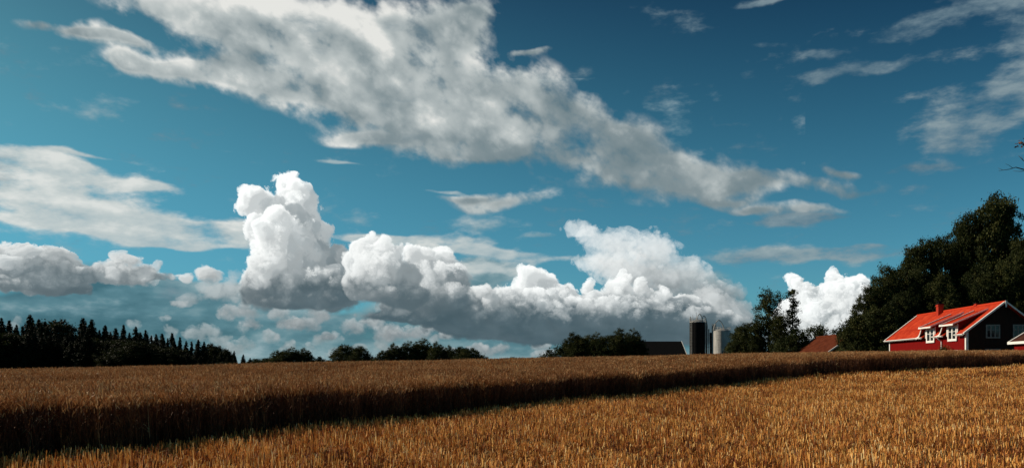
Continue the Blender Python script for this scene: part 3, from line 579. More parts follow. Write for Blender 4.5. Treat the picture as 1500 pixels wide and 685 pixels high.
def conifer(key, h, w, seed, droop=.35):
    r = np.random.default_rng(seed); P = []; T = []
    z = h * .10; b = MB(); b.tube([(0, 0, -.3), (0, 0, h * .5), (0, 0, h * .99)], [.16 * h / 14 * 1.6, .1 * h / 14 * 1.5, .015], 7)
    while z < h * .985:
        f = (z / h); rad = w * (1 - f) ** .85 * r.uniform(.78, 1.15) + .08; nb = int(7 + 9 * (1 - f))
        for a in r.random(nb) * 6.28:
            L = rad * r.uniform(.7, 1.15); k = max(5, int(L * 17)); t = r.random(k) ** .7
            x = np.cos(a) * L * t; y = np.sin(a) * L * t; zz = z - droop * L * t * t * 1.1 + .06 * L
            c = np.stack([x, y, zz], 1) + r.normal(size=(k, 3)) * .11; P.append(c); T.append(np.full(k, .5) + r.normal() * .15)
            if L > .8: b.tube([(0, 0, z), (np.cos(a) * L * .9, np.sin(a) * L * .9, z - droop * L * .8)], [.03, .008], 4, caps=False)
        z += h * .021 + .12 * (1 - f)
    P = np.concatenate(P); T = np.concatenate(T); V, F = leaf_quads(P, .20, r, .5)
    cr = new_obj('crown', V, F, m_needle, attr=np.repeat(T, 4)); PROTO[key] = (b.build('trunk', m_bark), cr, h)
conifer('spruce', 14, 3.9, 31); conifer('slender_spruce', 13, 3.0, 32, .5); conifer('broad_spruce', 14, 5.0, 33, .3)
for tr, cr, h in PROTO.values():
    COL.objects.unlink(tr); COL.objects.unlink(cr)      # the models; every tree is a linked copy of them
def tree(name, key, px, Y, top_row, width=1.0, rz=None, label=None, cat='tree', group=None, seed=[0]):
    """a tree standing on the ground in photo column px at depth Y, its top reaching photo row top_row"""
    seed[0] += 1; r = random.Random(seed[0]); x = px_at(px, Y); z = gz(x, Y); tr, cr, h = PROTO[key]
    k = (row_z(top_row, Y) - z) / h; t = thing(name, label, cat, (x, Y, z - .05), r.uniform(0, 6.28) if rz is None else rz, group); t.scale = (k * width, k * width, k)
    for p in (tr, cr): c = p.copy(); COL.objects.link(c); c.parent = t
    return t

# ---- the dark forest on the left, tree by tree along its skyline
GF = 'trees of the dark forest at the left'
sky_line = [(2, 464, 's', 1.0), (13, 468, 'l', 1.0), (24, 474, 's', .9), (34, 477, 'l', .9), (43, 459, 'b', 1.0), (56, 466, 's', 1.1), (66, 469, 's', .9), (86, 468, 'R', 1.0), (106, 480, 's', .9), (122, 464, 'b', 1.0), (134, 466, 'b', .9), (145, 482, 's', .9),
            (154, 475, 's', 1.2), (163, 485, 'l', .9), (170, 479, 'b', .9), (180, 475, 'l', .9), (190, 486, 's', .9), (199, 477, 's', 1.1), (206, 485, 'b', .9), (213, 482, 's', 1.0), (221, 490, 's', .9), (229, 488, 's', 1.0), (238, 487, 'b', .9), (246, 494, 's', .9), (253, 487, 'l', 1.1),
            (264, 493, 'l', 1.0), (272, 498, 's', 1.0), (281, 499, 'l', 1.0), (290, 496, 's', 1.1), (298, 499, 's', 1.0), (308, 503, 'R', .8), (320, 506, 'R', .9), (331, 511, 'R', .7), (344, 513, 'l', 1.1), (357, 518, 's', 1.2), (367, 523, 's', 1.2)]
KEY = dict(s='spruce', l='slender_spruce', b='broad_spruce', R='wood_round')
rs = random.Random(5)
special = {0: 'pointed spruce at the left end of the forest skyline', 4: 'tallest broad spruce of the forest, rising near its left end', 7: 'round-topped tree standing up among the spruces left of the twin peak', 9: 'tall spruce, left half of the twin peak in the forest', 10: 'blunt spruce, right half of the twin peak in the forest',
           12: 'spruce standing alone in the skyline just right of the twin peak', 15: 'thin pointed spruce spire beyond the twin peak', 17: 'spruce raised above its neighbours in the middle of the forest', 24: 'slender spruce spire where the forest skyline starts to drop', 28: 'higher spruce just before the rounded right end of the forest',
           31: 'broad rounded tree at the low right end of the forest', 33: 'small pointed spruce standing clear, just right of the forest', 34: 'second small spruce clear of the forest, farther right', 35: 'lowest little spruce, last one at the right of the forest'}
for i, (px, py, k, w) in enumerate(sky_line):
    lb = special.get(i, 'round leafy tree in the skyline of the dark forest' if k == 'R' else 'dark spruce in the jagged skyline of the forest')
    tree('forest_tree' if k == 'R' else 'spruce_tree', KEY[k], px + rs.uniform(-1, 1), rs.uniform(196, 212), py, w, label=lb, group=GF)
for i in range(30):                                     # the rows in front of and between them, which close the forest
    px = -12 + i * 12.0 + rs.uniform(-3, 3); ref = np.interp(px, [a[0] for a in sky_line], [a[1] for a in sky_line]); k = rs.choice('sbsbl')
    tree('forest_tree' if k == 'R' else 'spruce_tree', KEY[k], px, rs.uniform(176, 192), min(ref + 5 + rs.uniform(0, 9), 527), 1.25, group=GF, label='round leafy tree in the front row of the dark forest' if k == 'R' else 'dark spruce in the front row of the forest')
for i in range(34):                                     # low spruces and bushes closing the foot of the forest
    px = -12 + i * 10.6 + rs.uniform(-3, 3); ref = np.interp(px, [a[0] for a in sky_line], [a[1] for a in sky_line]); k = rs.choice('bbsR')
    tree('forest_tree' if k == 'R' else 'spruce_tree', KEY[k], px, rs.uniform(158, 170), min(ref + 17 + rs.uniform(0, 10), 529), 1.5, group=GF, label='low leafy tree at the foot of the dark forest' if k == 'R' else 'low dark spruce at the foot of the forest')

# ---- hedges and groves along the horizon
for px, py, w in ((378, 525, 2.0), (388, 524, 2.0), (399, 523, 1.6), (478, 527, 2.0), (488, 529, 1.6), (536, 522, 1.8)):
    tree('horizon_bush', 'bush', px, 230, py, w, label='tiny dark bush on the horizon left of the long grove' if px > 450 else 'tiny dark bush on the horizon between forest and grove', group='bushes on the horizon')
g1 = 'trees of the flat-topped grove right of the forest'
for px, py, k, w, lb in ((411, 513, 'round', 1.0, 'left tree of the flat-topped grove right of the forest'), (428, 509, 'oak', 1.0, 'domed tree in the middle of the flat-topped grove'), (446, 510, 'oak', .95, 'broad tree on the right side of the flat-topped grove'), (465, 522, 'bush', 1.1, 'low bush at the right end of the flat-topped grove')):
    tree('grove_tree', k, px, 190, py, w * 1.15, label=lb, group=g1)
g2 = 'pair of trees in the middle distance'
tree('round_tree', 'round', 505, 180, 505.5, 1.15, label='round dark tree, left one of the pair on the horizon', group=g2)
tree('round_tree', 'round', 529, 176, 507, .8, label='smaller upright tree, right one of the pair on the horizon', group=g2)
g3 = 'trees of the long grove at the centre'
for px, py, k, w, lb in ((562, 513, 'round', 1.0, 'low tree at the left end of the long central grove'), (577, 503, 'oak', .9, 'second tree from the left in the long central grove'), (597, 500, 'oak', .9, 'full crowned tree left of the highest one in the central grove'), (618, 496.5, 'oak', 1.05, 'highest tree of the long central grove'),
                         (640, 501, 'oak', .95, 'tree just right of the highest one in the central grove'), (657, 506, 'oak', .85, 'darker tree near the right end of the central grove'), (672, 508, 'round', 1.0, 'tree in the dip near the right end of the central grove'), (690, 509.5, 'round', 1.25, 'paler round tree closing the right end of the central grove')):
    tree('grove_tree', k, px, 165 + rs.uniform(-5, 5), py, w, label=lb, group=g3)
for px, py in ((744, 524), (753, 522.5), (762, 524)): tree('horizon_bush', 'bush', px, 200, py, 1.5, label='tiny bush just showing above the wheat in the middle', group='bushes above the wheat in the middle')
g4 = 'trees of the grove left of the dark barn'
for px, py, k, w, lb in ((824, 502, 'bush', 1.2, 'low bush at the left end of the grove by the dark barn'), (838, 488, 'maple', .9, 'leafy tree, first high one of the grove left of the barn'), (856, 491, 'round', 1.0, 'dark tree second from the left in the grove by the barn'), (874, 488, 'oak', .85, 'tree in the middle of the grove left of the dark barn'),
                         (893, 491, 'round', 1.1, 'lower tree in the dip of the grove left of the barn'), (908, 482, 'maple', .95, 'highest tree of the grove left of the dark barn'), (928, 483, 'oak', .85, 'last tree of the grove, touching the dark barn')):
    tree('grove_tree', k, px, 128 + rs.uniform(-3, 3), py, w * 1.05, label=lb, group=g4)
# ---- the poplars and bushes right of the silos
g5 = 'trees right of the silos'
for px, py, Y, k, w, lb in ((1083, 479, 118, 'bush', .62, 'green bush standing right beside the silver silo'), (1096, 474, 116, 'round', .7, 'bushy tree between the silver silo and the tall trees'), (1108, 466, 114, 'tall', 1.0, 'tree leaning on the left side of the tallest silo-side tree'),
                            (1126, 421, 115, 'tall', 1.05, 'tallest tree right of the silos, dense and dark'), (1160, 421, 114, 'sparse', 1.2, 'thin gappy tree with an open top beside the tallest one'), (1143, 456, 112, 'tall', 1.15, 'dark tree filling the gap between the two tall trees'), (1163, 482, 110, 'bush', .9, 'bush at the right foot of the tall trees')):
    tree('tall_tree' if k in ('tall', 'sparse') else 'bushy_tree', k, px, Y, py, w, label=lb, group=g5)
tree('small_tree', 'airy', 1190, 130, 473, .95, rz=.4, label='small airy tree, left one behind the brown barn roof', group='airy trees behind the barn'); tree('small_tree', 'airy', 1211, 132, 473, .9, rz=2.2, label='small airy tree, right one behind the brown barn roof', group='airy trees behind the barn')
# ---- the great trees behind the red house
g6 = 'great trees behind the red house'
for px, py, Y, k, w, lb in ((1252, 462, 92, 'round', .75, 'low dark tree at the left end of the wood behind the house'), (1272, 418, 95, 'great_round', .62, 'first tall tree from the left behind the house'), (1297, 388, 97, 'great_round', .66, 'broad tree above the left end of the red roof'),
                            (1325, 380, 100, 'great_round', .60, 'tree whose crown meets the broad one above the chimney'), (1352, 348, 98, 'great', .60, 'tall domed tree above the big chimney'), (1386, 343, 100, 'great', .58, 'tall tree between the chimney trees and the highest one'), (1418, 311, 98, 'great', .56, 'great tree just left of the highest one'),
                            (1462, 281, 97, 'great', .62, 'highest tree of the wood, far above the house'), (1512, 335, 92, 'great', .62, 'great tree cut by the right edge of the photo'), (1325, 425, 93, 'great_round', .8, 'dark lower tree right behind the middle of the red roof'), (1375, 400, 94, 'great_round', .7, 'dark lower tree behind the big chimney'), (1432, 385, 93, 'great_round', .7, 'dark lower tree behind the gable end of the house'),
                            (1285, 448, 91, 'round', .85, 'dark bushy tree at the left corner of the house'), (1484, 372, 91, 'great_round', .7, 'dark tree in front of the highest one, above the gable'), (1345, 388, 96, 'great', .55, 'dark crown filling the gap left of the chimney'), (1536, 400, 88, 'great_round', .8, 'tree at the right end of the wood, mostly outside the photo')):
    tree('great_tree', k, px, Y, py, w, label=lb, group=g6)

# ================================================================== the red house
m_red = mat('falu_red_boards', rough=.75, spec=.2)
def boards(q, b, c0=(.135, .0035, .0030), c1=(.20, .0060, .0050), step=9.0):
    t = q.node('ShaderNodeTexCoord'); x, y, z = q.sep(t.outputs['Object']); w = q.m('PINGPONG', q.m('MULTIPLY', q.m('ADD', x, y), step), .5)
    n = q.noise(q.v('MULTIPLY', t.outputs['Object'], (8, 8, .6)), 1.0, 5, .6); q.nt.links.new(q.ramp(n, [(.3, c0), (.7, c1)]), b.inputs['Base Color'])
    bump(q, b, q.ss(w, .02, .10), .7, .02)
m_red = mat('red_boards', rough=.85, spec=.05, build=boards)
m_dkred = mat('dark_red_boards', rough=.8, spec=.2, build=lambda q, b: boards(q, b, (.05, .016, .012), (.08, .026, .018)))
m_white = mat('white_trim', rough=.5, spec=.3, build=noisy((.72, .70, .66), (.84, .82, .78), 5, 4))
def tiles(c0, c1, c2):
    def f(q, b):
        t = q.node('ShaderNodeTexCoord'); u = t.outputs['UV']; x, y, z = q.sep(u)
        col = q.m('FRACT', q.m('MULTIPLY', x, 1 / .24)); row = q.m('FRACT', q.m('MULTIPLY', y, 1 / .33)); h = q.m('SINE', q.m('MULTIPLY', col, math.pi))
        cell = q.comb(q.m('FLOOR', q.m('MULTIPLY', x, 1 / .24)), q.m('FLOOR', q.m('MULTIPLY', y, 1 / .33)), 0.0)
        wn_ = q.node('ShaderNodeTexWhiteNoise'); wn_.noise_dimensions = '3D'; q.sock(wn_.inputs['Vector'], cell)
        n = q.noise(u, .8, 5, .6); v = q.m('MULTIPLY_ADD', wn_.outputs['Value'], .35, q.m('MULTIPLY', n, .75))
        q.nt.links.new(q.ramp(v, [(.25, c0), (.5, c1), (.8, c2)]), b.inputs['Base Color'])
        bump(q, b, q.m('MULTIPLY_ADD', row, -.35, h), .9, .035)
    return f
m_tile = mat('red_roof_tiles', rough=.8, spec=.08, build=tiles((.28, .018, .007), (.42, .033, .011), (.55, .06, .02)))
m_dktile = mat('dark_old_tiles', rough=.85, spec=.06, build=tiles((.035, .014, .010), (.055, .020, .014), (.08, .03, .02)))
m_brtile = mat('brown_barn_tiles', rough=.9, spec=.04, build=tiles((.055, .013, .006), (.09, .021, .009), (.13, .035, .016)))
m_brick = mat('red_brick', rough=.85, spec=.15, build=noisy((.30, .022, .011), (.42, .038, .015), 12, 4, bumps=.01))
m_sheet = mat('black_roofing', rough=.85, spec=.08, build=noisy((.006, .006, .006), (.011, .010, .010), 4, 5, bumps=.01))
m_glass = mat('window_glass', (.012, .014, .016), rough=.12, spec=.35)
m_green = foliage_mat('shrub_leaves', (.03, .04, .01), (.06, .08, .02), (.13, .14, .05))
m_plinth = mat('stone_plinth', rough=.9, build=noisy((.16, .15, .14), (.28, .26, .24), 3, 5, bumps=.02))

def uv_roof(o, axis_u, axis_v):
    me = o.data; uv = me.uv_layers.new(name='UVMap'); au, av = Vector(axis_u), Vector(axis_v)
    for l in me.loops: p = me.vertices[l.vertex_index].co; uv.data[l.index].uv = (p.dot(au), p.dot(av))
def slab(name, parent, m, rect, thick=.10):             # rect: 4 points of the upper face; u along first edge, v along the second
    a, b, c, d = [Vector(p) for p in rect]; n = (b - a).cross(d - a).normalized(); n = n if n.z > 0 else -n
    k = MB(); k.prism([a, b, c, d], -n * thick); o = k.build(name, m, parent); uv_roof(o, (b - a).normalized(), (d - a).normalized()); return o

HX0, HY0 = 38.4, 68.3; Z0 = gz(41, 77); rz_h = math.atan2(-.084, .996)
H = lambda z_above_eye: z_above_eye + EYE - Z0           # heights in the house's own frame
house = thing('red_house', 'long red wooden house with orange-red tiled roof and two dormer windows behind the wheat', 'house', (HX0, HY0, Z0), rz_h)
LEN, WID, OV = 17.8, 6.8, .38; ze, zr = H(3.0), H(5.68); sl_ = (zr - ze) / (WID / 2)
roof_z = lambda x: ze + sl_ * (x if x < WID / 2 else WID - x)
# walls: front (facing left), back, far gable, near gable, each a board-clad slab
def wall(pts, d, name='wall', m=m_red): k = MB(); k.prism(pts, d); return k.build(name, m, house)
xw0, xw1, yw0, yw1 = OV, WID - OV, OV, LEN - OV
zt = roof_z(xw0) - .10
wall([(xw0, yw0, -.5), (xw0, yw1, -.5), (xw0, yw1, zt), (xw0, yw0, zt)], (.16, 0, 0))
wall([(xw1, yw0, -.5), (xw1, yw0, zt), (xw1, yw1, zt), (xw1, yw1, -.5)], (-.16, 0, 0))
m_shade_boards = mat('shade_darkened_boards', rough=.85, spec=.1, build=lambda q, b: boards(q, b, (.022, .012, .009), (.032, .017, .012)))  # gable's shade put into the board colour, red darkened to near black
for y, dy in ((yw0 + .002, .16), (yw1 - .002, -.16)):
    wall([(xw0 + .165, y, -.5), (xw1 - .165, y, -.5), (xw1 - .165, y, zt), (WID / 2, y, zr - .14), (xw0 + .165, y, zt)], (0, dy, 0), m=m_shade_boards)
k = MB(); k.box(xw0 - .04, xw1 + .04, yw0 - .04, yw1 + .04, -.8, .25); k.build('plinth', m_plinth, house)
# the two wall dormers: (centre along the wall, half width)
DORM = [(7.25, 1.15), (2.80, 1.15)]; xd = 2.72; dz0 = H(4.0); dsl = .42; yfront = -.22
cuts = sorted([(c - w, c + w) for c, w in DORM])
roof = tag(bpy.data.objects.new('roof', None), kind=None); bpy.data.objects.remove(roof)
k = MB(); th = .11
def slope_piece(y0, y1, x0, x1, side=1):
    X = (lambda x: x) if side == 1 else (lambda x: WID - x)
    p = [(X(x0), y0, roof_z(x0)), (X(x0), y1, roof_z(x0)), (X(x1), y1, roof_z(x1)), (X(x1), y0, roof_z(x1))]
    k.prism(p if side == 1 else p[::-1], (0, 0, -th))
bounds = [0] + [v for c in cuts for v in c] + [LEN]
for i in range(0, len(bounds), 2): slope_piece(bounds[i] + (.0 if i == 0 else .0), bounds[i + 1], 0, WID / 2)
for y0, y1 in cuts: slope_piece(y0, y1, .62, WID / 2)
slope_piece(0, LEN, 0, WID / 2 - .002, -1)
roof = k.build('roof', m_tile, house); uv_roof(roof, (0, 1, 0), Vector((1, 0, sl_)).normalized())
k = MB(); k.tube([(WID / 2, -.02, zr + .02), (WID / 2, LEN + .02, zr + .02)], .10, 10); k.build('ridge_cap', m_tile, roof)
# white verge boards and eaves boards
for y, yc in ((-.05, -.05), (LEN, LEN - .15)):
    for s in (0, 1):
        vb = MB(); X = (lambda x: x) if not s else (lambda x: WID - x)
        P = [(X(0), y, ze + .035), (X(WID / 2), y, zr + .055), (X(WID / 2), y, zr - .05), (X(0), y, ze - .07)]
        vb.prism(P if not s else P[::-1], (0, .05, 0))
        Q = [(X(-.02), yc, ze + .037), (X(WID / 2), yc, zr + .057), (X(WID / 2), yc, zr + .10), (X(-.02), yc, ze + .08)]
        vb.prism(Q if not s else Q[::-1], (0, .20, 0)); vb.build('verge_board', m_white, roof)
for i in range(0, len(bounds), 2):
    y0, y1 = bounds[i], bounds[i + 1]; eb = MB(); eb.box(-.045, .0, y0, y1, ze - .13, ze + .012); eb.build('eaves_board', m_white, roof)
    gut = MB(); gut.tube([(-.095, y0, ze - .04), (-.095, y1, ze - .04)], .045, 8); gut.build('gutter', m_white, roof)
def chimney(x, y, w, top, cap):
    o = MB(); o.box(x - w / 2, x + w / 2, y - w / 2, y + w / 2, roof_z(x) - .6, top); o.box(x - w / 2 - .05, x + w / 2 + .05, y - w / 2 - .05, y + w / 2 + .05, top - .22, top - .10)
    o = o.build('chimney', m_brick, roof)
    c = MB(); c.box(x - w / 2 - .07, x + w / 2 + .07, y - w / 2 - .07, y + w / 2 + .07, top, top + .07)
    if cap: c.box(x - w / 2 + .1, x + w / 2 - .1, y - w / 2 + .1, y + w / 2 - .1, top + .07, top + .25); c.box(x - w / 2 - .02, x + w / 2 + .02, y - w / 2 - .02, y + w / 2 + .02, top + .25, top + .31)
    c.build('chimney_cap', m_sheet, house)
chimney(WID / 2 - .28, LEN * (1 - .335), .50, H(6.42), True); chimney(WID / 2 + .1, LEN * (1 - .716), .40, H(5.95), False)

m_shade_white = mat('shade_dimmed_white', rough=.8, spec=.1, build=noisy((.20, .19, .17), (.32, .30, .27), 5, 4))  # white gable frames greyed, their shade put into the colour
def window(parent, x, yc, z0, z1, w, panes=3, axis='y', fr=.11, depth=.05, name='window'):
    """white framed casement in a wall facing -x (axis y) or -y (axis x)"""
    t = MB(); gl = MB(); hw = w / 2
    def bx(o, u0, u1, a, b, d0, d1):
        if axis == 'y': o.box(x - d1, x - d0, yc + u0, yc + u1, a, b)
        else: o.box(x + u0, x + u1, yc - d1, yc - d0, a, b)
    bx(t, -hw, hw, z0, z0 + fr, 0, depth); bx(t, -hw, hw, z1 - fr, z1, 0, depth)
    for i in range(panes + 1):
        c = -hw + fr / 2 + (w - fr) * i / panes; f = fr / 2 if i in (0, panes) else fr * .42; bx(t, c - f, c + f, z0 + fr, z1 - fr, 0, depth - .006)
    bx(t, -hw + fr, hw - fr, (z0 + z1) / 2 + .12, (z0 + z1) / 2 + .16, 0, depth - .02)
    fo = t.build(name, m_white if axis == 'y' else m_shade_white, parent)
    bx(gl, -hw + fr * .6, hw - fr * .6, z0 + fr * .6, z1 - fr * .6, -.01, .012); gl.build('pane', m_glass, fo)
    return fo
for c, w in DORM:
    zb, ztp = H(2.46), H(3.86); y0, y1 = c - w + .12, c + w - .12; dzf = lambda x: dz0 + dsl * x
    dm = MB(); dm.box(xw0 - .06, xw0 + .10, y0, y1, zt - .45, H(3.95)); dormer = dm.build('dormer', m_red, house)
    for y in (y0, y1 - .09):
        ck = MB(); ck.prism([(xw0 + .1, y, roof_z(xw0 + .1) - .05), (xw0 + .1, y, dzf(xw0) - .1), (xd - .1, y, dzf(xd) - .12), (xd - .1, y, roof_z(xd) - .1)], (0, .09, 0))
        ck.build('dormer_cheek', m_red, dormer)
    slab('dormer_roof', dormer, m_tile, [(yfront, c - w - .14, dzf(yfront)), (yfront, c + w + .14, dzf(yfront)), (xd + .1, c + w + .14, dzf(xd) + .045), (xd + .1, c - w - .14, dzf(xd) + .045)], .09)
    tb = MB(); tb.box(yfront - .045, yfront, c - w - .19, c + w + .19, dzf(yfront) - .11, dzf(yfront) + .03); tb.build('dormer_fascia', m_white, dormer)
    for y, yq in ((c - w - .19, c - w - .19), (c + w + .145, c + w + .03)):
        tb = MB(); tb.prism([(yfront, y, dzf(yfront) - .03), (yfront, y, dzf(yfront) + .03), (xd, y, dzf(xd) + .08), (xd, y, dzf(xd) + .01)], (0, .045, 0))
        tb.prism([(yfront - .02, yq, dzf(yfront) + .032), (xd, yq, dzf(xd) + .082), (xd, yq, dzf(xd) + .12), (yfront - .02, yq, dzf(yfront) + .075)], (0, .12 if y > c else .05, 0)); tb.build('dormer_verge', m_white, dormer)
    for y in (y0 - .05, y1 - .07): tb = MB(); tb.box(xw0 - .10, xw0 - .062, y, y + .12, ze - .1, H(3.95)); tb.build('dormer_trim', m_white, dormer)
    window(dormer, xw0 - .065, c + .0, zb, ztp, 1.75, 2, fr=.20)
    # the eaves sweep up in a curve to meet the dormer's far side
    ys = np.linspace(0, 1, 9); cur = [(-.03, c + w + 1.25 * (1 - t), ze + (dzf(yfront) - ze - .05) * t ** 2.6) for t in ys]
    sw = MB()
    for i in range(8):
        a, b_ = cur[i], cur[i + 1]; sw.poly([a, b_, (b_[0] + 1.5, b_[1], max(roof_z(1.47), b_[2]) + .02), (a[0] + 1.5, a[1], max(roof_z(1.47), a[2]) + .02)])
    so = sw.build('roof_sweep', m_tile, roof); uv_roof(so, (0, 1, 0), Vector((1, 0, sl_)).normalized())
    cb = MB()
    for i in range(8):
        a, b_ = cur[i], cur[i + 1]; cb.prism([(a[0], a[1], a[2] - .15), (b_[0], b_[1] , b_[2] - .15), (b_[0], b_[1], b_[2] + .03), (a[0], a[1], a[2] + .03)], (-.05, 0, 0))
    cb.build('sweep_board', m_white, roof)
# ground floor windows, corner boards, downpipe, gable windows
window(house, xw0 - .002, 7.2, H(.30), H(1.74), 1.9, 3); window(house, xw0 - .002, 2.75, H(.35), H(1.66), 1.9, 3); window(house, xw0 - .002, 13.2, H(-.2), H(.95), 1.5, 2)
for y in (yw0 - .03, yw1 - .17): cbm = MB(); cbm.box(xw0 - .045, xw0 - .003, y, y + .20, -.3, zt); cbm.build('corner_board', m_white, house)
for x in (xw0 - .045, xw1 - .155): cbm = MB(); cbm.box(x, x + .20, yw0 - .045, yw0 - .002, -.3, zt - .05); cbm.build('corner_board', m_white, house)
dp = MB(); dp.tube([(-.11, 4.95, ze - .08), (.05, 4.95, ze - .3), (xw0 - .08, 4.95, ze - .5), (xw0 - .08, 4.95, -.3)], .055, 8); dp.build('downpipe', m_white, house)
window(house, WID / 2 - .85, yw0 - .002, H(2.62), H(3.78), 1.15, 3, 'x'); window(house, WID / 2 + 1.35, yw0 - .002, H(2.62), H(3.78), 1.15, 3, 'x')
window(house, WID / 2 - .85, yw0 - .002, H(.2), H(1.72), 1.3, 2, 'x'); window(house, WID / 2 + 1.35, yw0 - .002, H(.2), H(1.72), 1.3, 2, 'x')
fn = MB(); fn.prism([(WID / 2 - .07, -.10, zr + .12), (WID / 2 + .07, -.10, zr + .12), (WID / 2 + .05, -.10, zr - .45), (WID / 2 - .05, -.10, zr - .45)], (0, .04, 0)); fn.build('gable_post', m_white, house)
# shrub against the front wall
def shrub(label, loc, s, seed):
    cr, C = crown_mesh('foliage', [(0, 0, .7, .55, .5, .6), (.3, .1, .4, .4, .4, .4), (0, 0, 1.15, .35, .35, .4)], 60, 26, .13, .055, seed, m_green, .1); st = MB()
    for i in range(6): st.tube([(0, 0, -.1), tuple(Vector(C[i]) * .5), tuple(C[i])], [.02, .012, .004], 5)
    t = thing('wall_shrub', label, 'shrub', loc); t.scale = (s,) * 3; cr.parent = t; st.build('stem', m_bark, t); return t
hm = Matrix.Translation((HX0, HY0, Z0)) @ Matrix.Rotation(rz_h, 4, 'Z')
shrub('climbing shrub growing against the red front wall under the right dormer', hm @ Vector((xw0 - .6, 3.0, .1)), (H(1.9)) / 1.5, 41)

# ---- the small red outbuilding at the right edge
ox, oy = 38.75, 55.0; oz = gz(40, 60); ob = thing('outbuilding', 'small red shed with dark old roof at the right edge, in front of the house', 'shed', (ox, oy, oz), rz_h)
HO = lambda z: z + EYE - oz; L2, W2_, e2 = 9.0, 5.4, HO(2.12); s2 = .62; r2 = e2 + s2 * W2_ / 2
for s in (0, 1):
    X = (lambda x: x) if not s else (lambda x: W2_ - x)
    slab('roof', ob, m_dktile, [(X(0), 0, e2), (X(0), L2, e2), (X(W2_ / 2), L2, r2), (X(W2_ / 2), 0, r2)], .10)
wb = MB(); wb.prism([(.3, .3, -.4), (W2_ - .3, .3, -.4), (W2_ - .3, .3, e2 + s2 * .3 - .12), (W2_ / 2, .3, r2 - .12), (.3, .3, e2 + s2 * .3 - .12)], (0, L2 - .6, 0)); wb.build('wall', m_red, ob)
for y in (-.05, L2 - .1):
    wt = MB(); wt.prism([(0, y, e2 - .17), (0, y, e2 + .05), (W2_ / 2, y, r2 + .05), (W2_ / 2, y, r2 - .17)], (0, .15, 0)); wt.prism([(W2_, y, e2 - .17), (W2_ / 2, y, r2 - .17), (W2_ / 2, y, r2 + .05), (W2_, y, e2 + .05)], (0, .15, 0)); wt.build('verge_board', m_white, ob)
wt = MB(); wt.box(-.05, 0, -.05, L2 + .05, e2 - .17, e2 + .03); wt.build('eaves_board', m_white, ob)
window(ob, .298, 4.2, HO(.3), HO(1.4), 1.1, 2)

# ---- the brown barn roof between the small trees and the wood
by, bx_ = 96.0, 36.9; bz = gz(40, 100); bn = thing('brown_barn', 'barn with weathered red-brown tiled roof showing above the wheat', 'barn', (bx_, by, bz), math.atan2(-.03, 1))
HB = lambda z: z + EYE - bz; LB, WB_, eb_ = 14.0, 8.4, HB(1.45); rb = HB(4.30)
for s in (0, 1):
    X = (lambda x: x) if not s else (lambda x: WB_ - x)
    slab('roof', bn, m_brtile, [(X(0), 0, eb_), (X(0), LB, eb_), (X(WB_ / 2), LB, rb), (X(WB_ / 2), 0, rb)], .12)
wb = MB(); q_ = (rb - eb_) / (WB_ / 2); wb.prism([(.35, .35, -.4), (WB_ - .35, .35, -.4), (WB_ - .35, .35, eb_ + q_ * .35 - .14), (WB_ / 2, .35, rb - .14), (.35, .35, eb_ + q_ * .35 - .14)], (0, LB - .7, 0)); wb.build('wall', m_red, bn)
for y in (-.05, LB - .1):
    wt = MB(); wt.prism([(0, y, eb_ - .15), (0, y, eb_ + .06), (WB_ / 2, y, rb + .06), (WB_ / 2, y, rb - .15)], (0, .15, 0)); wt.prism([(WB_, y, eb_ - .15), (WB_ / 2, y, rb - .15), (WB_ / 2, y, rb + .06), (WB_, y, eb_ + .06)], (0, .15, 0)); wt.build('verge_board', m_white, bn)
k = MB(); k.tube([(WB_ / 2, 0, rb + .02), (WB_ / 2, LB, rb + .02)], .11, 8); k.build('ridge_cap', m_brtile, bn)

# ---- the dark barn left of the silos: its long roof faces us in shade
dy = 140.0; dxr = px_at(1000, dy); dz_ = gz(dxr, dy); db = thing('dark_barn', 'low barn with black roof left of the silos, a pale verge at its right end', 'barn', (dxr, dy, dz_), 0)
HD = lambda z: z + EYE - dz_; rdz = row_z(499.5, dy) - dz_; wd, ld = 5.2, 11.0; edz = rdz - 4.4
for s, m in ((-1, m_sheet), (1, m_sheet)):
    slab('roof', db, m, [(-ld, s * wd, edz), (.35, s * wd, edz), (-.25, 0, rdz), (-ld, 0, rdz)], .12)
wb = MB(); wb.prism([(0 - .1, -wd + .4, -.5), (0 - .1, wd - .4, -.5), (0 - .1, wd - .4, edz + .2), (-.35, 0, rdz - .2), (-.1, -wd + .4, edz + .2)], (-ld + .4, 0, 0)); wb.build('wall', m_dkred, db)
vv_ = MB()
for s in (-1, 1): vv_.prism([(.37, s * wd, edz - .16), (.37, s * wd, edz + .05), (-.22, 0, rdz + .06), (-.22, 0, rdz - .15)], (.09, 0, 0))
vv_.build('verge_board', m_white, db)

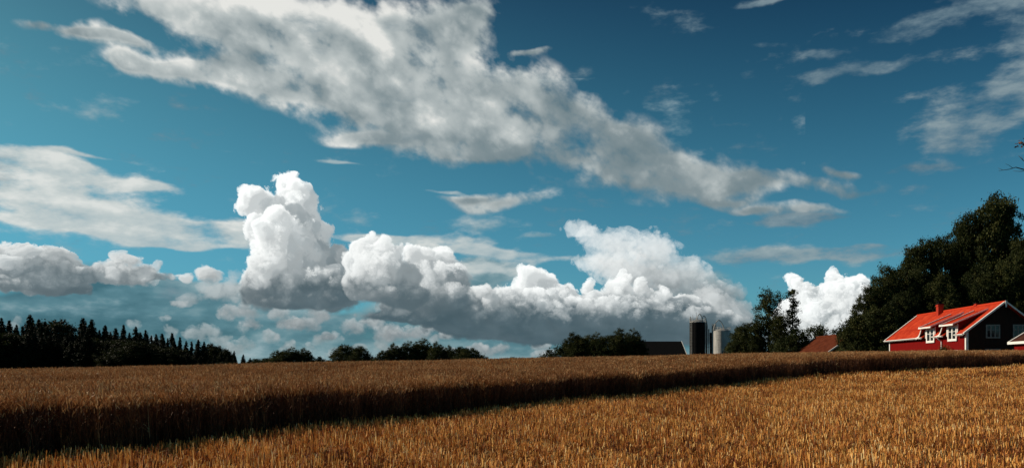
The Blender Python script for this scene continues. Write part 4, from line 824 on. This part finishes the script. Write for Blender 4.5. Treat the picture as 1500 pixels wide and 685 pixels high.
# ================================================================== the silos
m_steel = mat('galvanised_steel', rough=.6, spec=.25, build=noisy((.26, .255, .245), (.44, .43, .41), 1.5, 5, stretch=(1, 1, .3))); m_steel.node_tree.nodes['Principled BSDF'].inputs['Metallic'].default_value = .15
m_dksilo = mat('dark_enamelled_panels', rough=.75, spec=.1, build=noisy((.004, .004, .0045), (.007, .007, .0075), 2, 4))
def silo(name, label, pxc, Y, row_top, r, body, seams):
    x = px_at(pxc, Y); z = gz(x, Y); t = thing(name, label, 'silo', (x, Y, z), 0, 'silos of the farm'); h = row_z(row_top, Y) - z
    b = MB(); prof = []; n = int(h / 1.4)
    for i in range(n): a, c = h * i / n, h * (i + 1) / n; prof += [(r, a), (r, c - .05), (r + .025, c - .04), (r + .025, c)]
    b.lathe([(r, -.5)] + prof, 40); b.build('body', body, t, smooth=False)
    d = MB(); d.lathe([(r + .03, h - .02), (r * .96, h + .12), (r * .55, h + .42), (.18, h + .62), (.001, h + .64)], 40); d.build('dome_roof', m_steel, t, smooth=True)
    rail = MB()
    for k_ in range(16): a = k_ * math.pi / 8; rail.tube([((r - .02) * math.cos(a), (r - .02) * math.sin(a), h), ((r - .02) * math.cos(a), (r - .02) * math.sin(a), h + .75)], .022, 5)
    for zz in (.4, .75): rail.tube([((r - .02) * math.cos(a), (r - .02) * math.sin(a), h + zz) for a in np.linspace(0, 2 * math.pi, 33)], .022, 5, caps=False)
    rail.build('railing', m_steel, t)
    return t, h, r
def ladder(t, h, r, ang, cage=True):
    l = MB(); c, s = math.cos(ang), math.sin(ang); R0 = r + .16; tx, ty = -s, c
    for sd in (-.22, .22): l.tube([(c * R0 + tx * sd, s * R0 + ty * sd, .5), (c * R0 + tx * sd, s * R0 + ty * sd, h + .9)], .03, 5)
    z = .7
    while z < h + .8: l.tube([(c * R0 - tx * .22, s * R0 - ty * .22, z), (c * R0 + tx * .22, s * R0 + ty * .22, z)], .018, 4); z += .3
    l.build('ladder', m_steel, t)
    if cage:
        g_ = MB(); z = 2.2
        while z < h + .8:
            g_.tube([(c * (R0 + .34 - .34 * math.cos(a)) + tx * .36 * math.sin(a), s * (R0 + .34 - .34 * math.cos(a)) + ty * .36 * math.sin(a), z) for a in np.linspace(.5, 5.78, 12)], .02, 4, caps=False); z += .9
        for a in (1.6, 3.14, 4.7): g_.tube([(c * (R0 + .34 - .34 * math.cos(a)) + tx * .36 * math.sin(a), s * (R0 + .34 - .34 * math.cos(a)) + ty * .36 * math.sin(a), 2.2), (c * (R0 + .34 - .34 * math.cos(a)) + tx * .36 * math.sin(a), s * (R0 + .34 - .34 * math.cos(a)) + ty * .36 * math.sin(a), h + .8)], .015, 4)
        g_.build('safety_cage', m_steel, t)
SY = 160.0; m_px = SY / FPX
s1, h1, r1 = silo('dark_silo', 'tall dark enamelled silo with pale ladders and a pipe arch on top', 1021.5, SY, 472, 11.3 * m_px, m_dksilo, 6)
ladder(s1, h1, r1, math.radians(-150), False); ladder(s1, h1, r1, math.radians(-28), False)
def arc(p0, p1, rise, n=12):
    p0, p1 = Vector(p0), Vector(p1); return [p0.lerp(p1, t) + Vector((0, 0, rise * math.sin(math.pi * t) ** .7)) for t in np.linspace(0, 1, n)]
pp = MB(); pp.tube(arc((-.2, -.3, h1 + .3), (1.0, -.3, h1 + .1), 1.45), .09, 7); pp.build('filling_pipe', m_steel, s1); pp = MB(); pp.tube(arc((.7, -.5, h1 + .1), (1.85, -.5, h1 - .6), 1.5), .09, 7); pp.tube([(1.85, -.5, h1 - .6), (1.85, -.5, 0)], .11, 7); pp.build('filling_pipe', m_steel, s1)
for cx_, cr_, ch_, cm_ in ((1.80, .15, .2, m_steel), (2.28, .13, -1.3, m_steel), (2.72, .26, -2.0, m_dksilo)):
    dch = MB(); dch.tube([(cx_, .0, -.3), (cx_, .0, h1 + ch_)], cr_, 12); dch.build('unloading_chute', cm_, s1)
for z_ in (2.0, 4.5, 7.0): br_ = MB(); br_.box(1.45, 2.6, -.03, .03, z_, z_ + .06); br_.build('bracket', m_steel, s1)
for mx_, mz0, mz1, mr in ((-.9, .3, 1.6, .035), (-.2, .5, 2.0, .03), (-1.4, 0, 1.2, .09)): mast = MB(); mast.tube([(mx_, 0, h1 + mz0), (mx_, 0, h1 + mz1)], mr, 6); mast.build('mast', m_steel, s1)
s2_, h2, r2_ = silo('steel_silo', 'shorter silver steel silo with hooped ladder cage, between dark silo and trees', 1057.5, SY - 3, 485, 12.0 * m_px, m_steel, 5)
ladder(s2_, h2, r2_, math.radians(-122))
pp = MB(); pp.tube(arc((-1.75, -.3, h2 + .2), (.35, -.3, h2 + .3), 1.9), .09, 7); pp.tube([(.35, -.3, h2 + .3), (.75, -.3, h2 + .1)], .08, 6); pp.build('filling_pipe', m_steel, s2_)
s3, h3, r3 = silo('narrow_silo', 'narrow steel silo squeezed between the dark silo and the silver one', 1046.0, SY - 1, 480, 3.2 * m_px, m_steel, 3)

# ================================================================== bare twigs of a tree standing outside the right edge
ty_ = 20.0; tx_ = px_at(1640, ty_); tz = gz(tx_, ty_); nt_ = thing('twiggy_tree', 'tree outside the right edge whose thin bare twigs reach into the sky', 'tree', (tx_, ty_, tz))
P_ = lambda px, py, dy=0.0: (px_at(px, ty_ + dy) - tx_, dy, row_z(py, ty_ + dy) - tz)
k = MB(); k.tube([(0, 0, -.3), (.1, 0, 2.5), (-.1, .1, 5), (.1, 0, 8.2)], [.22, .17, .11, .03], 9)
k.tube([(-.05, .1, 3.9), P_(1580, 300), P_(1530, 262), P_(1506, 250), P_(1488, 245), P_(1478, 248), P_(1463, 250)], [.07, .045, .025, .016, .011, .008, .004], 6)
k.tube([P_(1506, 250), P_(1494, 251, .1), P_(1484, 250.5, .15)], [.01, .006, .003], 5); k.tube([P_(1483, 246), P_(1478, 242, -.1), P_(1473, 240, -.1)], [.007, .004, .003], 5); k.tube([P_(1470, 249.5), P_(1462, 246, .05)], [.005, .003], 5)
k.tube([P_(1530, 262), P_(1510, 240, .2), P_(1499, 235, .2), P_(1492, 228, .2)], [.02, .012, .009, .004], 6); k.tube([P_(1499, 235, .2), P_(1496, 229, .3)], [.006, .003], 5)
k.tube([(-.1, .1, 5), P_(1560, 230), P_(1520, 214), P_(1494, 211)], [.05, .03, .015, .005], 6); k.tube([(.0, 0, 5.5), (1.2, .3, 6.8), (2.2, .5, 7.4)], [.06, .03, .01], 6)
k.build('trunk', m_bark, nt_, smooth=True)
r_ = np.random.default_rng(3); pts = np.array([P_(x_, y_, d_) for x_, y_, d_ in ((1491, 214, 0), (1494, 208, .1), (1497, 210, 0), (1493, 211, .1), (1499, 207, 0), (1500, 212, .1), (1560, 205, 0), (1585, 220, .3), (1610, 180, .2), (1640, 150, .3), (1700, 200, .4))])
Cn = np.repeat(pts, [5, 6, 6, 4, 6, 5, 40, 40, 60, 80, 60], 0); Cn = Cn + r_.normal(size=Cn.shape) * np.where(np.arange(len(Cn)) < 32, .03, .25)[:, None]
Vq, Fq2 = leaf_quads(Cn, .035, r_); m_autumn = foliage_mat('turning_leaves', (.05, .02, .01), (.16, .06, .03), (.3, .14, .08)); new_obj('crown', Vq, Fq2, m_autumn, nt_, attr=np.repeat(r_.random(len(Cn)), 4))

# ---- pale wild oats standing above the wheat near its edge
def oat_mesh(seed):
    r = np.random.default_rng(seed); k = MB()
    pts = [(0, 0, 0), (.01, 0, .4), (.03, .01, .8), (.07, .02, 1.04)]; k.tube(pts, [.003, .003, .002, .001], 4)
    for i in range(16):
        z = r.uniform(.80, 1.03); a = r.uniform(0, 6.28); L = r.uniform(.03, .09) * (1.3 - (z - .8) * 3); x0 = .03 + (z - .8) * .16; p1 = (x0 + math.cos(a) * L, math.sin(a) * L, z + .02); k.tube([(x0, .01, z), p1], .0012, 3); k.tube([p1, (p1[0] + .004, p1[1], p1[2] - .022)], [.004, .001], 4)
    for i in range(3):
        a = r.uniform(0, 6.28); z = r.uniform(.2, .6); k.tube([(.02, 0, z), (.02 + math.cos(a) * .1, math.sin(a) * .1, z + .10), (.02 + math.cos(a) * .2, math.sin(a) * .2, z + .03)], [.004, .003, .001], 3)
    o = k.build('stem', m_oat); COL.objects.unlink(o); return o
m_oat = mat('dry_oat_straw', rough=.8, spec=.1, build=noisy((.42, .30, .14), (.62, .48, .26), 8, 3))
oats = [oat_mesh(s) for s in (1, 2, 3)]; ro = random.Random(9); n_o = 0
while n_o < 26:
    i = ro.randrange(2, len(edge) - 5); t_ = ro.random(); e_ = edge[i] * (1 - t_) + edge[i + 1] * t_; d_ = ro.uniform(.3, 2.4)
    x_, y_ = e_[0] - .86 * d_, e_[1] + .5 * d_
    if not (7 < y_ < 34 and abs(x_) < y_ * .62): continue
    w_ = oats[n_o % 3].copy(); COL.objects.link(w_); w_.name = 'wild_oat'; w_.location = (x_, y_, gz(x_, y_)); w_.rotation_euler = (ro.uniform(-.12, .12), ro.uniform(-.12, .12), ro.uniform(0, 6.28)); s_ = ro.uniform(.86, 1.02); w_.scale = (s_, s_, s_)
    tag(w_, 'pale thin wild oat stalk standing just above the wheat near its edge', 'grass stalk', 'wild oats in the wheat'); n_o += 1
